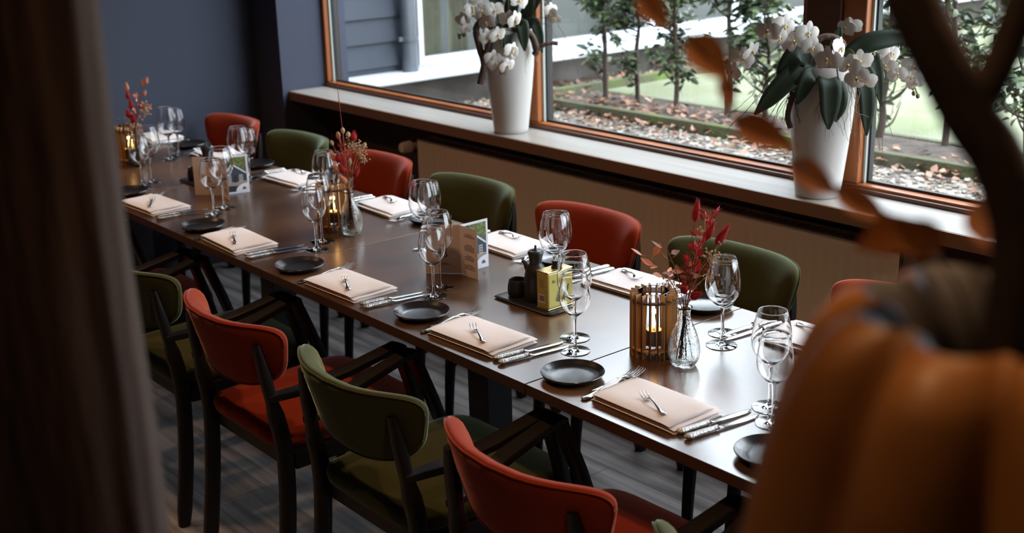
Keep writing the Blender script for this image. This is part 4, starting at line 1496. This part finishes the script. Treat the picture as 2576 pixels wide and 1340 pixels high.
def flower_mesh():
    mb = MB()
    def petal(a, ln, wd, mi, bend=0.12, n=5):
        d = V(cos(a), 0, sin(a))
        side = V(-sin(a), 0, cos(a))
        vs, fs = [], []
        for i in range(n + 1):
            t = i / n
            wv = wd * (sin(pi * min(1, 0.12 + 0.80 * t)) ** 0.75)
            if i == n:
                wv = wd * 0.28
            c_ = d * (ln * t) + V(0, -bend * ln * t * (1 - t) * 2 + 0.10 * ln * t * t, 0)
            for k in (-1, -0.5, 0, 0.5, 1):
                vs.append(c_ + side * (wv * k) + V(0, 0.12 * wv * k * k, 0))
        for i in range(n):
            for k in range(4):
                o = i * 5 + k
                fs.append((o, o + 1, o + 6, o + 5))
        mb.add(vs, fs, mi)
    for a in (90, 215, 325):
        petal(radians(a), 0.034, 0.0115, 0)
    for a in (8, 172):
        petal(radians(a), 0.036, 0.0200, 0, 0.2)
    mb.tube([(0, -0.002, 0.001), (0, -0.007, -0.002), (0, -0.009, -0.006), (0, -0.008, -0.010)], [(0.003, 0.003), (0.0045, 0.003), (0.0035, 0.002), (0.001, 0.001)], 8, mi=1)
    mb.ico((0, -0.006, 0.003), 0.0038, mi=0)
    for sx in (-1, 1):
        mb.leaf((0, -0.006, -0.003), (sx, -0.5, 0.5), (0, -1, 0.2), 0.009, 0.006, 0.3, 0.2, 3, mi=1)
    return mb
FM = flower_mesh().build('flower', ['orchid_petal', 'orchid_lip'], smooth=80)
FDATA = FM.data
bpy.data.objects.remove(FM)
def orchid(name_lab, loc, sprays, leaves, vines, twigs, seed, moss=True):
    random.seed(seed)
    root = thing('orchid_arrangement', name_lab, 'orchid', (loc[0], loc[1], loc[2] + 0.335), 0, 'white orchid arrangements in the tall pots')
    # mound of moss that fills the mouth of the pot
    m_ = MB()
    m_.lathe([(0.0001, 0.075), (0.03, 0.072), (0.06, 0.06), (0.078, 0.04), (0.083, 0.0), (0.0001, 0.0)], n=28)
    m_.build('moss', 'vine_wood', root, smooth=60)
    for pts, fl, buds in sprays:
        P = spline([RR(*p) for p in pts], 6)
        st = MB()
        st.tube(P, 0.0026, 6)
        so = st.build('flower_stem', 'orchid_stem', root)
        for (t, dx, dz, sc_) in fl:
            p = P[min(len(P) - 1, int(t * (len(P) - 1)))]
            q = p + Vector(RR(dx, 0.028, dz))
            f = bpy.data.objects.new('flower', FDATA)
            COL.objects.link(f)
            f.parent = so
            f.location = q
            # flowers face the viewer or sideways
            f.rotation_euler = (random.uniform(-0.1, 0.45), random.uniform(-0.5, 0.5), radians(50) + random.uniform(-0.9, 0.9))
            f.scale = (sc_, sc_, sc_)
        if buds:
            bm_ = MB()
            for k in range(buds):
                p = P[-1 - k] + Vector(RR(random.uniform(-.012, .012), 0.01, random.uniform(-.02, .004)))
                bm_.tube([P[-1 - k], p], 0.001, 4)
                bm_.superell(tuple(p), (0.0065, 0.0065, 0.009), 1, 1, 10, 6)
            bm_.build('buds', 'orchid_stem', so, smooth=80)
    for (p0, p1, p2, wd) in leaves:
        A, B_, C_ = [Vector(RR(*p)) for p in (p0, p1, p2)]
        P = spline([A, B_, C_], 6)
        mb = MB()
        vs, fs = [], []
        N_ = len(P)
        last = None
        for i, p in enumerate(P):
            t = i / (N_ - 1)
            tg = (P[min(i + 1, N_ - 1)] - P[max(i - 1, 0)]).normalized()
            vw = Vector((0.74, -0.62, 0.35)) if wd[1] else Vector((0, 0, 1))
            sd_ = tg.cross(vw)
            sd_.normalize()
            nn = sd_.cross(tg)
            wv = wd[0] * (0.30 + 0.70 * sin(pi * min(1.0, 0.08 + 0.80 * t) ** 0.9)) * (1 if t < 0.8 else max(0.06, ((1 - t) / 0.2)) ** 0.6)
            for k in (-1, -.5, 0, .5, 1):
                vs.append(p + sd_ * (wv * k) + nn * (0.22 * wv * abs(k)) + nn * 0.0)
        for i in range(N_ - 1):
            for k in range(4):
                o = i * 5 + k
                fs.append((o, o + 1, o + 6, o + 5))
        mb.add(vs, fs)
        o = mb.build('leaf', 'orchid_leaf', root, smooth=80)
        md = o.modifiers.new('thickness', 'SOLIDIFY')
        md.thickness = 0.0022
    for pts, r in vines:
        P = spline([RR(*p) for p in pts], 7)
        n_ = len(P)
        MB().tube(P, [(r * (1.0 - 0.25 * abs(2 * i / n_ - 1)) * (1 + 0.12 * sin(i * 1.7)), r * 0.8) for i in range(n_)], 10).build('vine', 'vine_wood', root, smooth=70)
    for pts, r, m2 in twigs:
        P = spline([RR(*p) for p in pts], 5)
        P = [p + V(random.uniform(-.003, .003), random.uniform(-.003, .003), random.uniform(-.003, .003)) for p in P]
        MB().tube(P, [r * (1 - 0.6 * i / len(P)) for i in range(len(P))], 5).build('twig', m2, root)
    return root
def R_(n, f):
    return [f(i) for i in range(n)]
orchid('white orchids with hanging brown vine in the farther sill pot', P1, [
    ([(0.0, 0.02, 0.05), (0.0, 0.08, 0.20), (-0.02, 0.13, 0.16), (-0.03, 0.15, -0.02), (-0.02, 0.14, -0.07)],
     [(0.42, 0.02, 0.03, 1.15), (0.5, -0.03, 0.0, 1.1), (0.58, 0.02, -0.01, 1.1), (0.66, -0.015, 0.0, 1.05), (0.72, 0.03, 0.0, 1.0), (0.80, -0.02, 0.0, 1.05), (0.87, 0.02, 0.0, 1.0), (0.94, -0.01, 0.0, 0.95), (0.46, 0.06, 0.02, 1.15), (0.55, -0.06, -0.02, 1.1), (0.62, 0.05, 0.02, 1.1), (0.69, -0.05, 0.03, 1.05), (0.76, 0.04, 0.03, 1.05), (0.84, -0.035, 0.03, 1.0)], 3),
    ([(0.0, 0.0, 0.05), (-0.05, 0.03, 0.22), (-0.12, 0.04, 0.20), (-0.17, 0.05, 0.10), (-0.19, 0.05, 0.05)],
     [(0.38, 0, 0.0, 1.1), (0.46, 0.0, 0.02, 1.0), (0.52, 0.02, -0.05, 1.2), (0.55, -0.01, -0.02, 1.0), (0.58, 0.03, 0.02, 1.1), (0.64, 0.01, 0.0, 0.95), (0.70, -0.02, -0.01, 0.9), (0.74, 0, 0.01, 0.8), (0.82, 0.01, 0.0, 0.75)], 5),
    ([(0.02, 0.0, 0.05), (0.06, 0.02, 0.24), (0.12, 0.03, 0.22), (0.16, 0.04, 0.14), (0.175, 0.04, 0.12)],
     [(0.45, 0, 0.0, 1.0), (0.55, 0.0, 0.01, 0.9), (0.72, 0.01, 0.0, 0.85), (0.82, 0.0, 0.0, 0.85), (0.95, 0.01, -0.01, 0.75)], 0),
    ([(0.0, 0.0, 0.05), (0.02, 0.02, 0.30), (-0.02, 0.04, 0.33), (-0.08, 0.05, 0.26)],
     [(0.5, 0, 0.0, 1.1), (0.62, 0.02, -0.02, 1.1), (0.75, 0.0, -0.02, 1.1), (0.9, 0, -0.02, 1.0)], 0)],
    [((0.0, 0.03, 0.06), (-0.005, 0.10, 0.06), (-0.01, 0.12, -0.03), (0.024, 1)),
     ((0.03, 0.02, 0.06), (0.10, 0.04, 0.10), (0.13, 0.04, -0.02), (0.022, 1)),
     ((-0.03, 0.02, 0.06), (-0.10, 0.03, 0.15), (-0.17, 0.02, 0.12), (0.016, 1)),
     ((0.03, 0.0, 0.07), (0.08, 0.02, 0.16), (0.07, 0.03, 0.26), (0.024, 1)),
     ((0.05, 0.0, 0.07), (0.12, 0.03, 0.20), (0.16, 0.03, 0.22), (0.018, 1)),
     ((0.02, 0.05, 0.06), (0.05, 0.10, 0.10), (0.06, 0.12, 0.0), (0.026, 1)),
     ((-0.03, 0.05, 0.06), (-0.05, 0.10, 0.13), (-0.10, 0.11, 0.06), (0.026, 1)),
     ((0.0, 0.03, 0.08), (0.02, 0.07, 0.20), (0.05, 0.08, 0.25), (0.028, 1)),
     ((-0.02, 0.03, 0.08), (-0.05, 0.05, 0.20), (-0.11, 0.06, 0.24), (0.026, 1))],
    [([(-0.02, 0.05, 0.06), (-0.07, 0.07, 0.12), (-0.125, 0.06, 0.09), (-0.115, 0.06, 0.01), (-0.100, 0.07, -0.05), (-0.118, 0.07, -0.13)], 0.017),
     ([(-0.02, 0.06, 0.055), (-0.06, 0.08, 0.065), (-0.085, 0.08, 0.01), (-0.10, 0.075, -0.03)], 0.013),
     ([(0.0, 0.07, 0.055), (0.04, 0.09, 0.085), (0.085, 0.09, 0.06), (0.105, 0.08, 0.0), (0.098, 0.08, -0.02)], 0.016),
     ([(0.098, 0.08, -0.015), (0.125, 0.08, 0.012), (0.16, 0.08, 0.024), (0.190, 0.08, 0.022)], 0.011)],
    [([(0.06, 0.05, 0.05), (0.13, 0.06, 0.12), (0.20, 0.06, 0.08), (0.25, 0.06, -0.04), (0.27, 0.06, -0.12)], 0.0014, 'vine_wood'),
     ([(0.06, 0.05, 0.05), (0.14, 0.07, 0.10), (0.19, 0.07, 0.03), (0.23, 0.07, -0.10)], 0.0012, 'vine_wood'),
     ([(0.05, 0.07, 0.05), (0.075, 0.10, 0.0), (0.06, 0.10, -0.05), (0.062, 0.10, -0.09)], 0.0012, 'moss_grey'),
     ([(0.02, 0.07, 0.05), (0.02, 0.10, 0.02), (0.0, 0.10, -0.02)], 0.0012, 'moss_grey'),
     ([(0.09, 0.07, -0.01), (0.11, 0.10, -0.05), (0.10, 0.10, -0.07)], 0.0018, 'moss_grey')], 6)
tw2 = []
random.seed(15)
for k in range(9):
    a = random.uniform(-0.02, 0.03)
    tw2.append(([(-0.04 + a, 0.04, 0.07), (-0.12 + a * 2, 0.05, 0.08 - k * 0.004), (-0.19 + a * 2, 0.05, 0.0 - k * 0.008), (-0.25 + a * 3, 0.05, -0.07 - k * 0.010)], 0.0013, 'vine_wood'))
for k in range(8):
    a = random.uniform(-0.03, 0.03)
    tw2.append(([(0.05, 0.06, 0.07), (0.09 + a, 0.09, 0.05), (0.11 + a * 1.5, 0.09, -0.04), (0.13 + a * 2.2, 0.10, -0.14 - 0.012 * k)], 0.0013, 'vine_wood'))
for k in range(14):
    a = random.uniform(-0.06, 0.06)
    tw2.append(([(0.01 + a, 0.08, 0.05), (0.02 + a, 0.112, 0.0), (0.015 + a + random.uniform(-.02, .02), 0.112, -0.05), (0.03 + a + random.uniform(-.03, .03), 0.112, -0.07 - random.uniform(0, 0.08))], 0.0013, 'moss_grey'))
for k in range(6):
    a = random.uniform(-0.015, 0.015)
    tw2.append(([(-0.06, 0.06, 0.06), (-0.10, 0.08, 0.03), (-0.115 + a, 0.08, -0.03), (-0.11 + a * 2, 0.08, -0.09)], 0.0016, 'vine_wood'))
orchid('white orchids with broad dark leaves and twigs in the nearer sill pot', P2, [
    ([(-0.02, 0.03, 0.06), (-0.07, 0.05, 0.17), (-0.16, 0.06, 0.18), (-0.25, 0.06, 0.13), (-0.29, 0.06, 0.06)],
     [(0.30, 0.01, 0.0, 1.1), (0.38, 0.0, -0.03, 1.1), (0.46, 0.0, 0.02, 1.1), (0.53, 0.0, -0.01, 1.0), (0.62, 0.0, 0.02, 1.1), (0.72, 0.0, -0.01, 1.0), (0.84, 0, 0.0, 1.05), (0.96, -0.01, 0.0, 0.9)], 0),
    ([(-0.01, 0.05, 0.06), (-0.02, 0.09, 0.14), (0.0, 0.13, 0.10), (0.01, 0.14, 0.05)],
     [(0.4, -0.05, 0.0, 1.0), (0.5, 0.02, 0.01, 1.1), (0.6, -0.02, -0.01, 1.15), (0.75, 0.03, 0.0, 1.05), (0.92, 0.05, -0.01, 1.1)], 0),
    ([(0.02, 0.04, 0.06), (0.05, 0.08, 0.13), (0.08, 0.12, 0.08), (0.09, 0.12, 0.03)],
     [(0.6, 0.0, 0.0, 1.1), (0.85, 0.0, -0.01, 1.0)], 0),
    ([(0.03, 0.0, 0.07), (0.09, 0.02, 0.11), (0.17, 0.03, 0.105), (0.24, 0.04, 0.06), (0.28, 0.04, -0.02)],
     [(0.40, 0, 0.0, 1.0), (0.5, 0.0, -0.03, 1.0), (0.58, 0.0, 0.01, 1.0), (0.66, 0.0, -0.04, 0.9), (0.72, 0.02, 0.0, 1.05), (0.80, 0.0, -0.01, 0.95), (0.9, 0.0, 0.0, 0.8)], 4),
    ([(0.0, 0.0, 0.07), (0.03, 0.0, 0.17), (0.08, 0.0, 0.19)],
     [(0.8, 0, 0.0, 0.9), (0.98, 0.0, 0.0, 0.9)], 0)],
    [((-0.01, 0.06, 0.06), (-0.01, 0.125, 0.02), (-0.005, 0.115, -0.105), (0.034, 1)),
     ((0.0, 0.05, 0.06), (0.02, 0.115, 0.0), (0.018, 0.108, -0.085), (0.026, 1)),
     ((0.03, 0.06, 0.07), (0.10, 0.09, 0.145), (0.245, 0.09, 0.165), (0.030, 1)),
     ((0.02, 0.02, 0.06), (0.025, 0.05, 0.13), (0.03, 0.05, 0.20), (0.013, 1)),
     ((-0.04, 0.05, 0.06), (-0.12, 0.09, 0.05), (-0.225, 0.09, -0.060), (0.032, 1)),
     ((-0.04, 0.04, 0.07), (-0.10, 0.08, 0.12), (-0.16, 0.08, 0.03), (0.032, 1)),
     ((-0.03, 0.06, 0.06), (-0.07, 0.10, 0.05), (-0.10, 0.10, -0.03), (0.026, 1)),
     ((0.05, 0.05, 0.06), (0.10, 0.10, 0.02), (0.115, 0.10, -0.13), (0.026, 1)),
     ((0.06, 0.03, 0.07), (0.13, 0.06, 0.10), (0.165, 0.06, -0.05), (0.020, 1)),
     ((0.04, 0.03, 0.07), (0.11, 0.07, 0.06), (0.14, 0.07, -0.04), (0.022, 1))],
    [([(-0.06, 0.04, 0.07), (-0.04, 0.06, 0.15), (0.0, 0.06, 0.165), (0.04, 0.06, 0.14), (0.02, 0.06, 0.10), (-0.02, 0.06, 0.10)], 0.012),
     ([(-0.10, 0.05, 0.0), (-0.115, 0.05, -0.07), (-0.105, 0.05, -0.11)], 0.011)], tw2, 12)

# ------------------------------------------------------------------ timber post at the left
post = thing('timber_post', 'massive dark rough timber post filling the left edge, blurred', 'post', (1.0, -1.452, 0), radians(-22.1 + 90))
random.seed(31)
rs = []
N_ = 72
for i in range(60):
    z = HC * i / 59
    ring = []
    for k in range(N_):
        th = 2 * pi * k / N_
        c_, s__ = cos(th), sin(th)
        e = 0.24
        hx = 0.165 * (1 + 0.02 * sin(2.2 * z + 1) + 0.012 * sin(6.1 * z))
        hy = 0.13
        x = hx * math.copysign(abs(c_) ** e, c_)
        y = hy * math.copysign(abs(s__) ** e, s__)
        g = 0.0012 * sin(13 * th + 1.3 * sin(2 * z)) + 0.003 * sin(5 * z + 3 * th) + 0.002 * sin(11 * z + th)
        x += g * c_
        y += g * s__
        ring.append((x, y, z))
    rs.append(ring)
mat('post_wood', (0.022, 0.008, 0.003), 0.75, noise=((9, 9, 1.2), (0.068, 0.028, 0.011), 6, 0.35, 0.75), bump=((40, 40, 4), 0.8, 0.01))
MB().rings(rs).build('shaft', 'post_wood', post, smooth=60)
ck = MB()
for a0, zz0, zz1 in ((-0.075, 1.45, 2.1), (-0.02, 0.3, 1.5)):
    ck.tube([(a0, -0.131, zz0), (a0 + 0.006, -0.134, (zz0 + zz1) / 2), (a0 - 0.003, -0.131, zz1)], [(0.002, 0.004), (0.004, 0.004), (0.002, 0.004)], 6)

# ------------------------------------------------------------------ amber vase with branches, close to the lens
VX, VY, VZ = 1.690, -1.090, 1.252
pd = thing('plant_stand', 'tall dark stand carrying the amber vase', 'stand', (VX + 0.02, VY + 0.02, 0))
MB().bx(-0.19, 0.19, -0.19, 0.19, VZ - 0.03, VZ - 0.001).build('top_board', 'cabinet_brown', pd, smooth=0, bevel=0.004)
for sx in (-1, 1):
    for sy in (-1, 1):
        MB().bx(sx * 0.165 - 0.018, sx * 0.165 + 0.018, sy * 0.165 - 0.018, sy * 0.165 + 0.018, 0, VZ - 0.03).build('leg', 'cabinet_brown', pd, smooth=0)
vs_ = thing('amber_vase', 'large lobed glossy amber vase, blurred, at the lower right corner', 'vase', (VX, VY, VZ))
NL, NN = 9, 144
prof = [(0.070, 0.0, 0), (0.095, 0.008, .3), (0.120, 0.05, .8), (0.134, 0.11, 1), (0.138, 0.17, 1), (0.134, 0.225, 1), (0.124, 0.275, 1), (0.115, 0.312, 1), (0.103, 0.342, 1), (0.090, 0.361, 1), (0.078, 0.368, .9)]
inn = [(0.068, 0.363, .8), (0.055, 0.348, .6), (0.042, 0.330, .3), (0.040, 0.300, 0), (0.060, 0.26, 0), (0.115, 0.18, 0), (0.10, 0.05, 0), (0.06, 0.02, 0)]
def lob(pr):
    out = []
    for r, z, k in pr:
        ring = []
        for j in range(NN):
            th = 2 * pi * j / NN
            lobv = abs(cos(NL * th / 2 + 0.5)) ** 0.7
            rr = r * (1 + 0.30 * k * (lobv - 0.72))
            ring.append((rr * cos(th), rr * sin(th), z))
        out.append(ring)
    return out
MB().rings(lob(prof), True, (True, False)).build('vase_body', 'amber_glaze', vs_, smooth=80)
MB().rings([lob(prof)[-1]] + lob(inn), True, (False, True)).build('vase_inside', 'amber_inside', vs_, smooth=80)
bq = thing('autumn_branches', 'thick dark branch and russet leaf twigs in the amber vase, blurred', 'branches', (0, 0, 0))
B0 = V(VX, VY, VZ + 0.03)
MB().tube(spline([B0, (1.682, -1.082, 1.55), (1.676, -1.070, 1.645), (1.661, -1.072, 1.690), (1.646, -1.077, 1.712), (1.629, -1.083, 1.742), (1.611, -1.087, 1.776), (1.59, -1.09, 1.84), (1.57, -1.10, 1.92)], 4),
          [0.014] * 4 + [0.0148] * 29, 12).build('branch', 'branch_dark', bq, smooth=60)
MB().tube(spline([(1.646, -1.077, 1.712), (1.650, -1.066, 1.732), (1.652, -1.056, 1.752), (1.655, -1.045, 1.79), (1.65, -1.04, 1.86)], 4), [0.010] * 17, 10).build('branch', 'branch_dark', bq, smooth=60)
random.seed(19)
TW = [(1.676, -1.078, 1.50), (1.655, -1.075, 1.600), (1.619, -1.065, 1.634), (1.578, -1.044, 1.642), (1.541, -1.023, 1.640), (1.508, -1.025, 1.649), (1.478, -1.02, 1.666), (1.46, -1.036, 1.677), (1.449, -1.039, 1.697), (1.441, -1.042, 1.714), (1.428, -1.05, 1.73), (1.41, -1.063, 1.747), (1.396, -1.071, 1.764), (1.382, -1.08, 1.782)]
tp = spline(TW, 4)
MB().tube(tp, 0.0012, 6).build('twig', 'branch_dark', bq, smooth=60)
LV = [((1.398, -1.070, 1.763), (1.413, -1.061, 1.742), 0.014), ((1.424, -1.051, 1.736), (1.446, -1.038, 1.709), 0.019), ((1.445, -1.039, 1.711), (1.452, -1.040, 1.690), 0.009),
      ((1.454, -1.039, 1.683), (1.482, -1.016, 1.664), 0.017), ((1.485, -1.017, 1.655), (1.507, -1.000, 1.635), 0.014), ((1.509, -1.000, 1.638), (1.532, -0.979, 1.618), 0.014), ((1.546, -0.995, 1.622), (1.566, -0.975, 1.600), 0.016),
      ((1.600, -1.050, 1.640), (1.575, -1.060, 1.625), 0.018), ((1.625, -1.060, 1.632), (1.605, -1.075, 1.645), 0.018), ((1.650, -1.060, 1.640), (1.640, -1.045, 1.660), 0.018)]
for p, q, wd in LV:
    p, q = Vector(p), Vector(q)
    MB().leaf(p, q - p, (0.6, -0.7, 0.35), (q - p).length * 1.15, wd * 1.3, 0.3, 0.1, 6).build('leaf', 'autumn_leaf', bq, smooth=80)

# ceiling lamps (above the frame)
for k, (lx, ly) in enumerate(CEIL_LAMPS + [(1.45, -1.45)]):
    t = thing('ceiling_lamp', ['black ceiling spot lamp above the far table end', 'black ceiling spot lamp above the middle lantern', 'black ceiling spot lamp above the nearest lantern', 'black ceiling spot lamp above the amber vase side of the room', 'black ceiling spot lamp added over the amber vase'][k], 'lamp', (lx, ly, HC), 0, 'ceiling spot lamps')
    MB().lathe([(0.03, 0.0), (0.045, -0.01), (0.045, -0.08), (0.040, -0.085), (0.040, -0.02)], n=24).build('lamp_housing', 'lamp_metal', t, smooth=40)
